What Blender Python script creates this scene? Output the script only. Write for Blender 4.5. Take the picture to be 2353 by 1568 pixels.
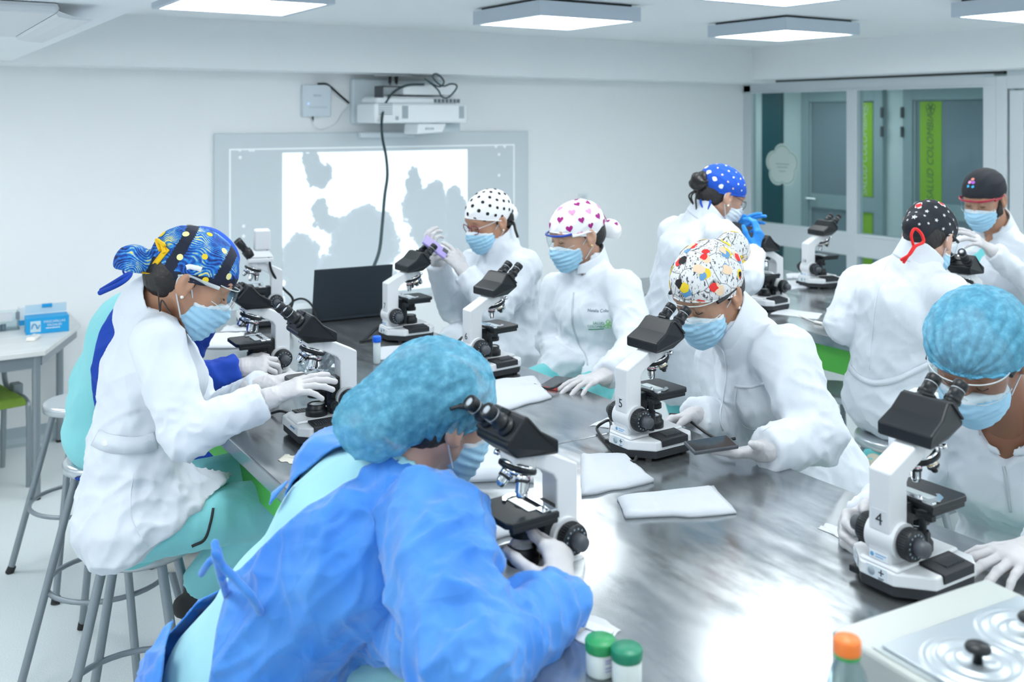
import bpy, bmesh, math, random
import numpy as np
from mathutils import Vector, Matrix
from mathutils.bvhtree import BVHTree

for _o in list(bpy.data.objects): bpy.data.objects.remove(_o)
SC = bpy.context.scene
COL = SC.collection
random.seed(7)

# ------------------------------------------------------------------ camera, world, light level
YAW = math.radians(32.5); SN, CS = math.sin(YAW), math.cos(YAW)
FPX, CX, HY, EYE = 2300.0, 1176.5, 271.0, 1.9
cam_d = bpy.data.cameras.new('camera'); cam = bpy.data.objects.new('camera', cam_d); COL.objects.link(cam)
cam.location = (0, 0, EYE); cam.rotation_euler = (math.pi/2, 0, -YAW)
cam_d.sensor_width = 36; cam_d.lens = 36*FPX/2353; cam_d.shift_y = -(784-HY)/2353
cam_d.clip_start = .05
cam_d.dof.use_dof = True; cam_d.dof.focus_distance = 2.75; cam_d.dof.aperture_fstop = 3.5
SC.camera = cam
wd = bpy.data.worlds.new('world'); SC.world = wd; wd.use_nodes = True
wd.node_tree.nodes['Background'].inputs[0].default_value = (.75, .87, 1, 1)
wd.node_tree.nodes['Background'].inputs[1].default_value = .3
PANEL_STRENGTH = 13.2
PANEL_COLOR = (.955, .985, 1.0, 1)
SC.view_settings.view_transform = 'Standard'; SC.view_settings.look = 'None'
SC.view_settings.gamma = 1.0; SC.view_settings.use_curve_mapping = False
SC.view_settings.exposure = 0.0
SC.cycles.transparent_max_bounces = 32

def W(px, py, d):
    """point d metres in front of the camera, seen at photo pixel (px, py) -> room coordinates"""
    lat = (px-CX)/FPX*d
    return Vector((lat*CS+d*SN, -lat*SN+d*CS, EYE-(py-HY)/FPX*d))
def onz(px, py, z): return W(px, py, FPX*(EYE-z)/(py-HY))
def cdir(lat, up, dep):
    """direction given as right / up / away from the camera"""
    return Vector((lat*CS+dep*SN, -lat*SN+dep*CS, up)).normalized()

# ------------------------------------------------------------------ materials
MATS = {}
def mat(name, col, rough=.5, metal=0, spec=.5, bump=None, var=None, trans=0, alpha=1, emit=None, sheen=0, coat=0, sss=0):
    """principled material; bump=(scale, strength); var=(scale, amount) colour variation by noise"""
    if name in MATS: return MATS[name]
    m = bpy.data.materials.new(name); m.use_nodes = True; MATS[name] = m
    nt = m.node_tree; b = nt.nodes['Principled BSDF']
    c = (*col, 1) if len(col) == 3 else col
    b.inputs['Base Color'].default_value = c; b.inputs['Roughness'].default_value = rough
    b.inputs['Metallic'].default_value = metal; b.inputs['Specular IOR Level'].default_value = spec
    b.inputs['Transmission Weight'].default_value = trans; b.inputs['Alpha'].default_value = alpha
    b.inputs['Sheen Weight'].default_value = sheen; b.inputs['Coat Weight'].default_value = coat
    b.inputs['Subsurface Weight'].default_value = sss
    if sss: b.inputs['Subsurface Radius'].default_value = (.01, .004, .002)
    m.diffuse_color = c
    if emit: b.inputs['Emission Color'].default_value = (*emit[0], 1); b.inputs['Emission Strength'].default_value = emit[1]
    if bump or var: tc = nt.nodes.new('ShaderNodeTexCoord')
    if var:
        n = nt.nodes.new('ShaderNodeTexNoise'); n.inputs['Scale'].default_value = var[0]; n.inputs['Detail'].default_value = 4
        mx = nt.nodes.new('ShaderNodeMix'); mx.data_type = 'RGBA'; mx.blend_type = 'MIX'
        nt.links.new(tc.outputs['Object'], n.inputs['Vector']); nt.links.new(n.outputs['Fac'], mx.inputs[0])
        mx.inputs[6].default_value = tuple(max(0, x*(1-var[1])) for x in c[:3])+(1,)
        mx.inputs[7].default_value = tuple(min(1, x*(1+var[1])) for x in c[:3])+(1,)
        nt.links.new(mx.outputs[2], b.inputs['Base Color'])
    if bump:
        n = nt.nodes.new('ShaderNodeTexNoise'); n.inputs['Scale'].default_value = bump[0]; n.inputs['Detail'].default_value = 3
        bp = nt.nodes.new('ShaderNodeBump'); bp.inputs['Strength'].default_value = bump[1]; bp.inputs['Distance'].default_value = .004
        nt.links.new(tc.outputs['Object'], n.inputs['Vector']); nt.links.new(n.outputs['Fac'], bp.inputs['Height'])
        nt.links.new(bp.outputs['Normal'], b.inputs['Normal'])
    return m

def nodes_of(name, rough=.6):
    m = bpy.data.materials.new(name); m.use_nodes = True; MATS[name] = m
    nt = m.node_tree; b = nt.nodes['Principled BSDF']; b.inputs['Roughness'].default_value = rough
    return m, nt, b
def nd(nt, typ, **kw):
    n = nt.nodes.new(typ)
    for k, v in kw.items():
        if k in n.inputs: n.inputs[k].default_value = v
        else: setattr(n, k, v)
    return n
def ramp(nt, stops, interp='LINEAR'):
    r = nt.nodes.new('ShaderNodeValToRGB'); r.color_ramp.interpolation = interp
    e = r.color_ramp.elements
    while len(e) < len(stops): e.new(.5)
    for i, (p, c) in enumerate(stops): e[i].position = p; e[i].color = (*c, 1)
    return r

WALL = mat('wall_paint', (.87, .90, .915), .75, bump=(60, .03))
CEIL = mat('ceiling_paint', (.85, .89, .91), .8)
WHITE = mat('white_plastic', (.66, .69, .715), .32, bump=(300, .02))
OFFW = mat('offwhite_enamel', (.45, .485, .465), .3)
BLACK = mat('black_plastic', (.008, .011, .014), .40, 0, .35, bump=(250, .03))
BLACKM = mat('black_matte', (.014, .017, .022), .6)
RUBBER = mat('black_rubber', (.02, .02, .022), .7)
DGREY = mat('dark_grey_plastic', (.06, .068, .08), .45)
CHROME = mat('chrome', (.78, .80, .82), .13, 1)
ALU = mat('aluminium_frame', (.62, .68, .71), .38, .35)
STEELD = mat('stool_tube', (.27, .31, .34), .38, .45)
GLASSB = mat('lens_glass', (.5, .55, .6), .06, 0, .8)
SKIN_A = (.50, .29, .20); SKIN_B = (.44, .235, .15); SKIN_C = (.26, .115, .065)
GLOVE = mat('latex_glove', (.55, .545, .56), .5, bump=(160, .12), sss=.05)
GLOVEB = mat('nitrile_blue', (.02, .27, .78), .45, bump=(160, .1))
COAT = mat('white_coat_cloth', (.67, .72, .78), .85, bump=(420, .08))
TEAL = mat('teal_scrub', (.16, .60, .62), .85, bump=(420, .08), sheen=.1)
TEALP = mat('pale_teal_scrub', (.25, .68, .72), .85, bump=(420, .08), sheen=.1)
TEALL = mat('light_teal_scrub', (.34, .66, .74), .85, bump=(420, .08), sheen=.1)
ROYAL = mat('royal_blue_gown', (.004, .055, .42), .8, bump=(300, .1))
NAVY = mat('navy_trousers', (.01, .03, .11), .9)
MASKB = mat('mask_blue', (.33, .58, .76), .85, bump=(500, .1))
MASKW = mat('mask_white', (.62, .70, .76), .85)
HAIR = mat('dark_hair', (.012, .010, .010), .45, bump=(90, .6))
BROWN = mat('brow_hair', (.02, .013, .01), .7)
GREEN = mat('green_panel', (.10, .50, .07), .35)
PEARL = mat('pearl', (.85, .84, .80), .2)
GOLD = mat('gold', (.75, .52, .22), .25, 1)
PAPER = mat('white_paper', (.62, .655, .69), .8, bump=(25, .35))
WIPE = mat('folded_wipe', (.53, .57, .615), .85, bump=(35, .4))
INK = mat('ink_black', (.02, .025, .03), .6)
INKG = mat('ink_green', (.01, .27, .12), .6)
INKL = mat('ink_light_green', (.18, .55, .12), .6)

def creases(m, layers, fine=(420, .08)):
    """cloth relief: sharp crease lines (noise folded about its middle) and facets, plus a fine weave"""
    nt = m.node_tree; b = nt.nodes['Principled BSDF']; tc = nt.nodes.new('ShaderNodeTexCoord'); prev = None
    for kind, sc_, stretch, strength, dist in layers:
        mp = nt.nodes.new('ShaderNodeMapping'); mp.inputs['Scale'].default_value = stretch; mp.inputs['Rotation'].default_value = (.3+sc_*.01, .5, .2+sc_*.03); nt.links.new(tc.outputs['Object'], mp.inputs['Vector'])
        if kind == 'line':
            n = nt.nodes.new('ShaderNodeTexNoise'); n.inputs['Scale'].default_value = sc_; n.inputs['Detail'].default_value = 1.5; n.inputs['Distortion'].default_value = .6
            a = nt.nodes.new('ShaderNodeMath'); a.operation = 'SUBTRACT'; a.inputs[1].default_value = .5; c = nt.nodes.new('ShaderNodeMath'); c.operation = 'ABSOLUTE'
            nt.links.new(mp.outputs[0], n.inputs['Vector']); nt.links.new(n.outputs['Fac'], a.inputs[0]); nt.links.new(a.outputs[0], c.inputs[0]); h = c.outputs[0]
        elif kind == 'facet':
            n = nt.nodes.new('ShaderNodeTexVoronoi'); n.inputs['Scale'].default_value = sc_; nt.links.new(mp.outputs[0], n.inputs['Vector']); h = n.outputs['Distance']
        else:
            n = nt.nodes.new('ShaderNodeTexNoise'); n.inputs['Scale'].default_value = sc_; n.inputs['Detail'].default_value = 2; nt.links.new(tc.outputs['Object'], n.inputs['Vector']); h = n.outputs['Fac']
        bp = nt.nodes.new('ShaderNodeBump'); bp.inputs['Strength'].default_value = strength; bp.inputs['Distance'].default_value = dist; nt.links.new(h, bp.inputs['Height'])
        if prev is not None: nt.links.new(prev, bp.inputs['Normal'])
        prev = bp.outputs['Normal']
    nt.links.new(prev, b.inputs['Normal'])
CLOTH_L = [('line', 6.0, (1.3, 1.3, .30), .38, .022), ('line', 12.0, (1, 1.4, .30), .25, .012), ('weave', 420, None or (1, 1, 1), .08, .004)]
for m_ in (COAT, TEAL, TEALP, TEALL, ROYAL): creases(m_, CLOTH_L)
creases(WIPE, [('line', 9.0, (1, 1, 1), .6, .012), ('weave', 300, (1, 1, 1), .08, .003)])
def clearmat(name, tint, gloss=.10, rough=.03, see=.85):
    """thin clear plastic: mostly see-through with a clear-coat gleam"""
    m = bpy.data.materials.new(name); m.use_nodes = True; nt = m.node_tree; MATS[name] = m
    out = nt.nodes['Material Output']; nt.nodes.remove(nt.nodes['Principled BSDF'])
    t = nd(nt, 'ShaderNodeBsdfTransparent'); t.inputs[0].default_value = (*tint, 1)
    g = nd(nt, 'ShaderNodeBsdfGlossy'); g.inputs['Roughness'].default_value = rough; g.inputs[0].default_value = (.5, .54, .56, 1)
    lw = nd(nt, 'ShaderNodeLayerWeight', Blend=.5); pw = nd(nt, 'ShaderNodeMath', operation='POWER'); pw.inputs[1].default_value = 4.0; nt.links.new(lw.outputs['Facing'], pw.inputs[0])
    f = nd(nt, 'ShaderNodeMath', operation='MULTIPLY'); f.inputs[1].default_value = .7; nt.links.new(pw.outputs[0], f.inputs[0]); mx = nd(nt, 'ShaderNodeMixShader')
    ad = nd(nt, 'ShaderNodeMath', operation='ADD'); ad.inputs[1].default_value = gloss; ad.use_clamp = True
    nt.links.new(f.outputs[0], ad.inputs[0]); nt.links.new(ad.outputs[0], mx.inputs[0])
    nt.links.new(t.outputs[0], mx.inputs[1]); nt.links.new(g.outputs[0], mx.inputs[2]); nt.links.new(mx.outputs[0], out.inputs[0])
    return m
CLEAR = clearmat('clear_plastic', (.93, .97, .98), .02)
PANE = clearmat('window_glass', (.86, .93, .94), .02)
BAG = clearmat('clear_bag', (.9, .93, .95), .12, .12)
BOTTLE = clearmat('bottle_plastic', (.86, .92, .92), .08, .08)

# ------------------------------------------------------------------ objects, labels
def link(o, parent=None):
    COL.objects.link(o)
    if parent is not None: o.parent = parent
    return o
def tag(o, label, cat=None, group=None):
    o['label'] = label
    if cat: o['category'] = cat
    if group: o['group'] = group
    return o
def thing(name, label, cat, loc=(0, 0, 0), rz=0, group=None):
    o = bpy.data.objects.new(name, None); o.empty_display_size = .05
    o.location = loc; o.rotation_euler = (0, 0, rz); link(o)
    return tag(o, label, cat, group)
def struct(o): o['kind'] = 'structure'; return o

class MB:
    """collects geometry (with material slots) for one mesh object"""
    def __init__(s): s.v = []; s.f = []; s.m = []; s.mats = []; s.cur = 0; s.sm = []; s.smooth = False
    def use(s, m):
        if m not in s.mats: s.mats.append(m)
        s.cur = s.mats.index(m); return s
    def add(s, vs, fs, smooth=None):
        n = len(s.v); s.v += [tuple(v) for v in vs]; sm = s.smooth if smooth is None else smooth
        for f in fs: s.f.append(tuple(i+n for i in f)); s.m.append(s.cur); s.sm.append(sm)
        return s
    def box(s, a, b, M=None):
        x0, y0, z0 = a; x1, y1, z1 = b
        vs = [Vector(p) for p in ((x0,y0,z0),(x1,y0,z0),(x1,y1,z0),(x0,y1,z0),(x0,y0,z1),(x1,y0,z1),(x1,y1,z1),(x0,y1,z1))]
        if M is not None: vs = [M @ v for v in vs]
        return s.add(vs, [(0,3,2,1),(4,5,6,7),(0,1,5,4),(1,2,6,5),(2,3,7,6),(3,0,4,7)], False)
    def cbox(s, c, d, M=None):
        return s.box([c[i]-d[i]/2 for i in range(3)], [c[i]+d[i]/2 for i in range(3)], M)
    def prism(s, poly, h0, h1, axis='z', scale_top=1.0, M=None):
        """polygon (2D, ccw) swept between h0 and h1 along an axis"""
        n = len(poly); cx = sum(p[0] for p in poly)/n; cy = sum(p[1] for p in poly)/n
        def put(p, h): return {'z': (p[0], p[1], h), 'x': (h, p[0], p[1]), 'y': (p[0], h, p[1])}[axis]
        st = scale_top if isinstance(scale_top, (tuple, list)) else (scale_top, scale_top)
        vs = [put(p, h0) for p in poly]+[put((cx+(p[0]-cx)*st[0], cy+(p[1]-cy)*st[1]), h1) for p in poly]
        if M is not None: vs = [M @ Vector(v) for v in vs]
        return s.add(vs, [tuple(range(n))[::-1], tuple(range(n, 2*n))]+[(i, (i+1) % n, n+(i+1) % n, n+i) for i in range(n)], False)
    def cyl(s, p0, p1, r0, r1=None, n=20, caps=True):
        r1 = r0 if r1 is None else r1
        p0, p1 = Vector(p0), Vector(p1); ax = (p1-p0).normalized()
        u = ax.orthogonal().normalized(); w = ax.cross(u)
        vs = []
        for p, r in ((p0, r0), (p1, r1)):
            vs += [p+(u*math.cos(2*math.pi*i/n)+w*math.sin(2*math.pi*i/n))*r for i in range(n)]
        s.add(vs, [(i, (i+1) % n, n+(i+1) % n, n+i) for i in range(n)], True)
        if caps: s.add(vs, [tuple(range(n))[::-1], tuple(range(n, 2*n))], False)
        return s
    def lathe(s, prof, o=(0, 0, 0), ax=(0, 0, 1), n=24, smooth=True):
        """profile [(r, h)] turned about an axis"""
        o = Vector(o); ax = Vector(ax).normalized(); u = ax.orthogonal().normalized(); w = ax.cross(u); vs = []
        for r, h in prof:
            vs += [o+ax*h+(u*math.cos(2*math.pi*i/n)+w*math.sin(2*math.pi*i/n))*max(r, 1e-5) for i in range(n)]
        fs = [(k*n+i, k*n+(i+1) % n, (k+1)*n+(i+1) % n, (k+1)*n+i) for k in range(len(prof)-1) for i in range(n)]
        s.add(vs, fs, smooth)
        k = len(prof)-1
        s.add([vs[i] for i in range(n)], [tuple(range(n))[::-1]], False); s.add(vs[k*n:], [tuple(range(n))], False)
        return s
    def tube(s, pts, r, n=8, closed=False):
        pts = [Vector(p) for p in pts]; m = len(pts); vs = []; u = None
        for i, p in enumerate(pts):
            a = pts[(i-1) % m] if (i > 0 or closed) else p; b = pts[(i+1) % m] if (i < m-1 or closed) else p
            t = (b-a).normalized()
            u = t.orthogonal().normalized() if u is None else (u-t*u.dot(t)).normalized()
            w = t.cross(u); rr = r[i] if isinstance(r, (list, tuple)) else r
            vs += [p+(u*math.cos(2*math.pi*k/n)+w*math.sin(2*math.pi*k/n))*rr for k in range(n)]
        fs = [(i*n+k, i*n+(k+1) % n, ((i+1) % m)*n+(k+1) % n, ((i+1) % m)*n+k) for i in range(m if closed else m-1) for k in range(n)]
        s.add(vs, fs, True)
        if not closed: s.add(vs[:n], [tuple(range(n))[::-1]], False); s.add(vs[-n:], [tuple(range(n))], False)
        return s
    def mesh(s, name):
        me = bpy.data.meshes.new(name); me.from_pydata(s.v, [], s.f)
        for m in s.mats: me.materials.append(m)
        me.polygons.foreach_set('material_index', s.m); me.polygons.foreach_set('use_smooth', s.sm); me.update()
        return me
    def obj(s, name, parent=None, m=None, bevel=0, seg=2, loc=None, label=None):
        if m is not None and not s.mats: s.mats = [m]
        o = bpy.data.objects.new(name, s.mesh(name)); link(o, parent)
        if loc is not None: o.location = loc
        if label: o['label'] = label
        if bevel:
            b = o.modifiers.new('edge', 'BEVEL'); b.width = bevel; b.segments = seg; b.limit_method = 'ANGLE'; b.angle_limit = math.radians(38)
            b.harden_normals = False
        return o

def spline(pts, n=8, closed=False):
    """Catmull-Rom through points"""
    P = [Vector(p) for p in pts]; m = len(P); out = []
    for i in range(m if closed else m-1):
        p0 = P[(i-1) % m] if (closed or i > 0) else P[0]*2-P[1]
        p1, p2 = P[i], P[(i+1) % m]
        p3 = P[(i+2) % m] if (closed or i+2 < m) else P[-1]*2-P[-2]
        for k in range(n):
            t = k/n
            out.append(.5*((2*p1)+(p2-p0)*t+(2*p0-5*p1+4*p2-p3)*t*t+(3*p1-p0-3*p2+p3)*t**3))
    if not closed: out.append(P[-1])
    return out

def text(name, body, size, M, m, parent=None, depth=.0004, align='CENTER', shear=0, spacing=1):
    """flat lettering; M maps the text plane (x right, y up, z outwards)"""
    cu = bpy.data.curves.new(name, 'FONT'); cu.body = body; cu.size = size; cu.align_x = align; cu.align_y = 'CENTER'
    cu.extrude = depth; cu.shear = shear; cu.space_character = spacing; cu.resolution_u = 3
    tmp = bpy.data.objects.new(name, cu)
    me = bpy.data.meshes.new_from_object(tmp); bpy.data.objects.remove(tmp); bpy.data.curves.remove(cu)
    me.materials.clear(); me.materials.append(m); me.transform(M)
    return link(bpy.data.objects.new(name, me), parent)
def frame(o, x, y):
    """matrix with origin o, x axis, y axis (made orthogonal), z outwards"""
    x = Vector(x).normalized(); z = x.cross(Vector(y)).normalized(); y = z.cross(x)
    M = Matrix.Identity(4)
    for i in range(3): M[i][0], M[i][1], M[i][2], M[i][3] = x[i], y[i], z[i], o[i]
    return M
# ------------------------------------------------------------------ the room
YB, XR, ZC = 6.45, 6.60, 2.50            # back wall, glass wall, ceiling
def onY(px, py, Y):
    l = (px-CX)/FPX; return W(px, py, Y/(-l*SN+CS))
def onX(px, py, X):
    l = (px-CX)/FPX; return W(px, py, X/(l*CS+SN))

fm, nt, b = nodes_of('vinyl_floor', .32)
tc = nd(nt, 'ShaderNodeTexCoord'); n1 = nd(nt, 'ShaderNodeTexNoise', Scale=260.0, Detail=2.0); n2 = nd(nt, 'ShaderNodeTexNoise', Scale=3.0)
r1 = ramp(nt, [(.3, (.60, .67, .69)), (.5, (.72, .78, .80)), (.72, (.80, .85, .87))])
nt.links.new(tc.outputs['Object'], n1.inputs['Vector']); nt.links.new(n1.outputs['Fac'], r1.inputs[0]); nt.links.new(r1.outputs[0], b.inputs['Base Color'])
struct(MB().box((-3.1, -3.6, -.1), (9.3, 9.6, 0)).obj('floor', m=fm))
struct(MB().box((-3.1, YB, 0), (XR+.02, YB+.12, ZC+.1)).obj('wall_back', m=WALL))
struct(MB().box((-3.1, -3.6, 0), (-3.0, YB, ZC+.1)).obj('wall_left', m=WALL))
struct(MB().box((-3.0, -3.6, 0), (9.3, -3.5, ZC+.1)).obj('wall_front', m=WALL))
struct(MB().box((XR-.05, -3.5, 0), (XR+.05, 2.95, ZC+.1)).obj('wall_right', m=WALL))
struct(MB().box((-3.1, -3.6, ZC), (9.3, 9.6, ZC+.12)).obj('ceiling', m=CEIL))
struct(MB().box((-3.0, 6.07, 2.20), (XR+.06, YB, ZC)).obj('trim_1', m=CEIL))              # beam over the screen wall
struct(MB().box((6.28, -3.5, 2.225), (6.9, 6.07, ZC)).obj('trim_2', m=CEIL))              # soffit over the glass wall
struct(MB().box((-3.0, -3.5, 2.21), (.63, 6.07, ZC)).obj('trim_3', m=CEIL))               # lower ceiling on the left
cove = [(0, 0), (.055, 0), (.03, .012), (.012, .04), (.006, .1), (0, .1)]
mbc = MB(); mbc.smooth = True
mbc.prism([(YB-a, h) for a, h in cove], -3.0, XR, 'x')
struct(mbc.obj('baseboard_back', m=mat('cove_vinyl', (.40, .49, .53), .4, bump=(260, .02))))

# ceiling light panels: metal casing and lit diffuser
LIT = mat('lit_diffuser', (1, 1, 1), .5, emit=(PANEL_COLOR[:3], PANEL_STRENGTH))
CASE = mat('lamp_casing', (.56, .64, .72), .5)
GAPM = mat('dark_gap', (.05, .06, .06), .8)
where = {(1.42, 4.54): 'beside the lowered ceiling, farthest from the glass wall', (3.10, 4.43): 'above the projection screen side of the room',
         (3.22, 2.90): 'over the gap between the benches, cut by the top edge', (4.78, 4.36): 'nearest the corner of the beams',
         (4.93, 2.76): 'by the glass wall side, cut by the frame corner'}
for (x, y) in [(1.42, 4.54), (3.10, 4.43), (3.22, 2.90), (4.78, 4.36), (4.93, 2.76), (1.42, 2.9), (1.42, 1.2), (3.22, 1.2), (4.93, 1.2), (1.42, -.6), (3.22, -.6), (4.93, -.6), (1.42, -2.4), (3.22, -2.4), (4.93, -2.4), (-.3, 5.0), (-1.3, 3.3), (-.3, 2.0), (-.3, .3)]:
    low = x < 0  # unseen panels added on the lowered ceiling to brighten the floor
    t = thing('ceiling_light', 'square white ceiling light panel ' + where.get((x, y), 'unseen outside the frame, kept to light the room'), 'ceiling light', (x, y, 2.12 if low else 2.41), group='square ceiling light panels')
    f = MB(); o_, i_ = .325, .296
    for a, bb in (((-o_, -o_), (o_, -i_)), ((-o_, i_), (o_, o_)), ((-o_, -i_), (-i_, i_)), ((i_, -i_), (o_, i_))):
        f.box((a[0], a[1], 0), (bb[0], bb[1], .075))
    f.box((-i_, -i_, .02), (i_, i_, .074))
    f.obj('casing', t, CASE)
    MB().box((-i_, -i_, .004), (i_, i_, .012)).obj('diffuser', t, LIT)
    MB().box((-.29, -.29, .075), (.29, .29, .09)).obj('mounting_plate', t, GAPM)

# ceiling cassette on the lowered ceiling
t = thing('air_conditioner', 'white ceiling cassette air conditioner with one louvre flap hanging open', 'air conditioner', (-.05, 3.39, 2.21))
MB().box((-.47, -.47, -.03), (.47, .47, 0)).obj('cover_panel', t, WHITE, bevel=.012)
MB().box((-.25, -.25, -.036), (.25, .25, -.028)).obj('intake_grille', t, mat('grille', (.7, .76, .8), .5), bevel=.004)
fl = MB(); fl.smooth = True
fl.prism([(.462, -.030), (.468, -.038), (.50, -.044), (.55, -.046), (.553, -.040), (.51, -.036), (.478, -.026), (.468, -.022)], -.465, .465, 'y')
fl.obj('louvre', t, WHITE)

# interactive board and the projected picture
t = thing('projection_board', 'large pale grey board on the white wall showing a projected microscope slide', 'screen', (3.04, YB, .62))
BOARD = mat('board_surface', (.63, .705, .745), .5)
MB().box((-1.205, -.025, 0), (1.205, 0, 1.18)).obj('board', t, BOARD, bevel=.006)
fr = MB()
for a, c in (((-1.11, .03), (-1.10, 1.08)), ((1.075-.01, .03), (1.075, 1.08)), ((-1.11, 1.07), (1.075, 1.08))):
    fr.box((a[0], -.0275, a[1]), (c[0], -.025, c[1]))
fr.obj('projected_border', t, mat('projected_line', (.8, .85, .87), .5, emit=((.8, .9, .95), .22)))
dots = MB()
for px, py in ((551, 345), (552, 362), (560, 520), (560, 543), (1147, 355), (1147, 403), (1140, 337), (1160, 337), (575, 345), (582, 345)):
    p = onY(px, py, YB-.028); dots.cyl((p.x-3.04, -.0275, p.z-.62), (p.x-3.04, -.025, p.z-.62), .011, n=8)
dots.obj('screen_icon', t, MATS['projected_line'])
pm, nt, b = nodes_of('projected_slide', .5); b.inputs['Base Color'].default_value = (.63, .705, .745, 1)
tc = nd(nt, 'ShaderNodeTexCoord'); nz = nd(nt, 'ShaderNodeTexNoise', Scale=9.0, Detail=5.0, Roughness=.65)
nt.links.new(tc.outputs['Object'], nz.inputs['Vector'])
wv = nd(nt, 'ShaderNodeVectorMath', operation='SUBTRACT'); wv.inputs[1].default_value = (.5, .5, .5); nt.links.new(nz.outputs['Color'], wv.inputs[0])
ws = nd(nt, 'ShaderNodeVectorMath', operation='SCALE'); ws.inputs['Scale'].default_value = .17; nt.links.new(wv.outputs[0], ws.inputs[0])
wa = nd(nt, 'ShaderNodeVectorMath', operation='ADD'); nt.links.new(tc.outputs['Object'], wa.inputs[0]); nt.links.new(ws.outputs[0], wa.inputs[1])
last = None
for px, py, rx, ry in ((730, 402, 30, 32), (710, 366, 20, 20), (735, 492, 22, 34), (838, 560, 80, 92), (845, 650, 70, 70), (690, 600, 46, 70), (700, 660, 50, 60), (765, 640, 40, 60), (757, 515, 26, 26), (950, 420, 18, 34), (962, 480, 40, 50), (1000, 470, 30, 55), (1048, 500, 28, 75), (985, 520, 45, 60), (1050, 560, 30, 50)):
    p = onY(px, py, YB-.03); q = onY(px+rx, py-ry, YB-.03)
    m_ = nd(nt, 'ShaderNodeVectorMath', operation='SUBTRACT'); m_.inputs[1].default_value = (p.x, 0, p.z); nt.links.new(wa.outputs[0], m_.inputs[0])
    d_ = nd(nt, 'ShaderNodeVectorMath', operation='MULTIPLY'); d_.inputs[1].default_value = (1/(q.x-p.x), 0, 1/(q.z-p.z)); nt.links.new(m_.outputs[0], d_.inputs[0])
    l_ = nd(nt, 'ShaderNodeVectorMath', operation='LENGTH'); nt.links.new(d_.outputs[0], l_.inputs[0])
    if last is None: last = l_.outputs['Value']
    else:
        mn = nd(nt, 'ShaderNodeMath', operation='MINIMUM'); nt.links.new(last, mn.inputs[0]); nt.links.new(l_.outputs['Value'], mn.inputs[1]); last = mn.outputs[0]
rp = ramp(nt, [(.78, (.02, .025, .03)), (.98, (.10, .11, .14)), (1.10, (.9, .97, 1.0))]); nt.links.new(last, rp.inputs[0])
nt.links.new(rp.outputs[0], b.inputs['Emission Color']); b.inputs['Emission Strength'].default_value = .75
o = MB().box((2.285, YB-.0285, .675), (3.70, YB-.0255, 1.667)).obj('projected_picture', t, pm); o.matrix_parent_inverse = Matrix.Translation((-3.04, -YB, -.62))

# projector on its wall mount
def at_proj(px, py, Y=6.0): return onY(px, py, Y)
c = at_proj(965, 260)
t = thing('projector', 'white short-throw projector on a wall bracket above the board', 'projector', (3.2, YB, 1.86)); IV = Matrix.Translation((-3.2, -YB, -1.86))
def pr(mb, name, m, bev=.006, parent=None):
    o = mb.obj(name, t if parent is None else parent, m, bevel=bev); o.matrix_parent_inverse = IV; return o
PW = mat('projector_white', (.80, .85, .88), .35)
VENT = mat('vent_grey', (.36, .43, .47), .6)
p0 = onY(803, 285, YB); p1 = onY(1010, 185, YB)
pr(MB().box((p0.x, YB-.05, p0.z), (p1.x, YB-.001, p1.z)), 'wall_plate', mat('mount_plate', (.62, .71, .76), .45), .012)
a = onY(860, 283, 5.98); q = onY(1073, 238, 5.98)
body = pr(MB().box((a.x, 5.98, a.z), (q.x, 6.27, q.z-.005)).box((a.x+.03, 6.02, q.z-.006), (q.x-.05, 6.26, q.z+.035)), 'body', PW, .014)
g = MB()
for i in range(6): g.box((a.x+.03, 5.977, a.z+.055+i*.014), (a.x+.13, 5.981, a.z+.062+i*.014))
pr(g, 'side_grille', VENT, 0)
xr = q.x-a.x
pr(MB().box((a.x+.29*xr, 5.976, a.z+.03), (a.x+.35*xr, 5.982, a.z+.115)), 'speaker_vent', VENT, 0)
pr(MB().box((a.x+.91*xr, 5.976, a.z+.03), (a.x+.965*xr, 5.982, a.z+.115)), 'speaker_vent', VENT, 0)
pr(MB().box((a.x+.22*xr, 5.976, a.z+.02), (a.x+.25*xr, 5.982, a.z+.045)), 'sensor_window', VENT, 0)
k = MB()
for i in range(7): k.box((a.x+.66*xr+i*.03, 6.018, q.z+.004), (a.x+.66*xr+.022+i*.03, 6.022, q.z+.03))
pr(k, 'vent_slot', mat('slot_dark', (.12, .16, .18), .6), 0)
u0 = onY(875, 228, 6.1); u1 = onY(1045, 197, 6.1)
pr(MB().box((u0.x, 6.08, u0.z-.02), (u1.x, 6.4, u0.z+.02)).box((u0.x+.14, 6.05, u0.z+.03), (u1.x, 6.38, u1.z)), 'mount_bracket', PW, .01)
pr(MB().box((u0.x, 6.075, u0.z-.015), (u0.x+.008, 6.2, u1.z-.01)).box((u0.x, 6.075, u1.z-.02), (u0.x+.17, 6.083, u1.z-.01)), 'bracket_rail', DGREY, 0)
m0 = onY(953, 308, 6.05); m1 = onY(1015, 284, 6.05)
pr(MB().prism([(m0.x-.01, m0.z), (m1.x-.02, m0.z+.01), (m1.x+.01, m1.z), (m0.x+.0, m1.z)], 6.0, 6.2, 'y'), 'mirror_housing', PW, .006)
m2 = onY(1058, 303, 6.1)
pr(MB().box((m1.x+.005, 6.1, m2.z), (m2.x, 6.25, m1.z+.003)), 'lens_housing', mat('housing_grey', (.5, .6, .65), .4), .006)
text('brand_print', 'EPSON', .022, IV @ frame((m0.x+.085, 5.996, (m0.z+m1.z)/2), (1, 0, 0), (0, 0, 1)), mat('print_grey', (.25, .33, .38), .6), t)
s0 = onY(826, 314, YB-.06); s1 = onY(950, 303, YB-.06)
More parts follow.
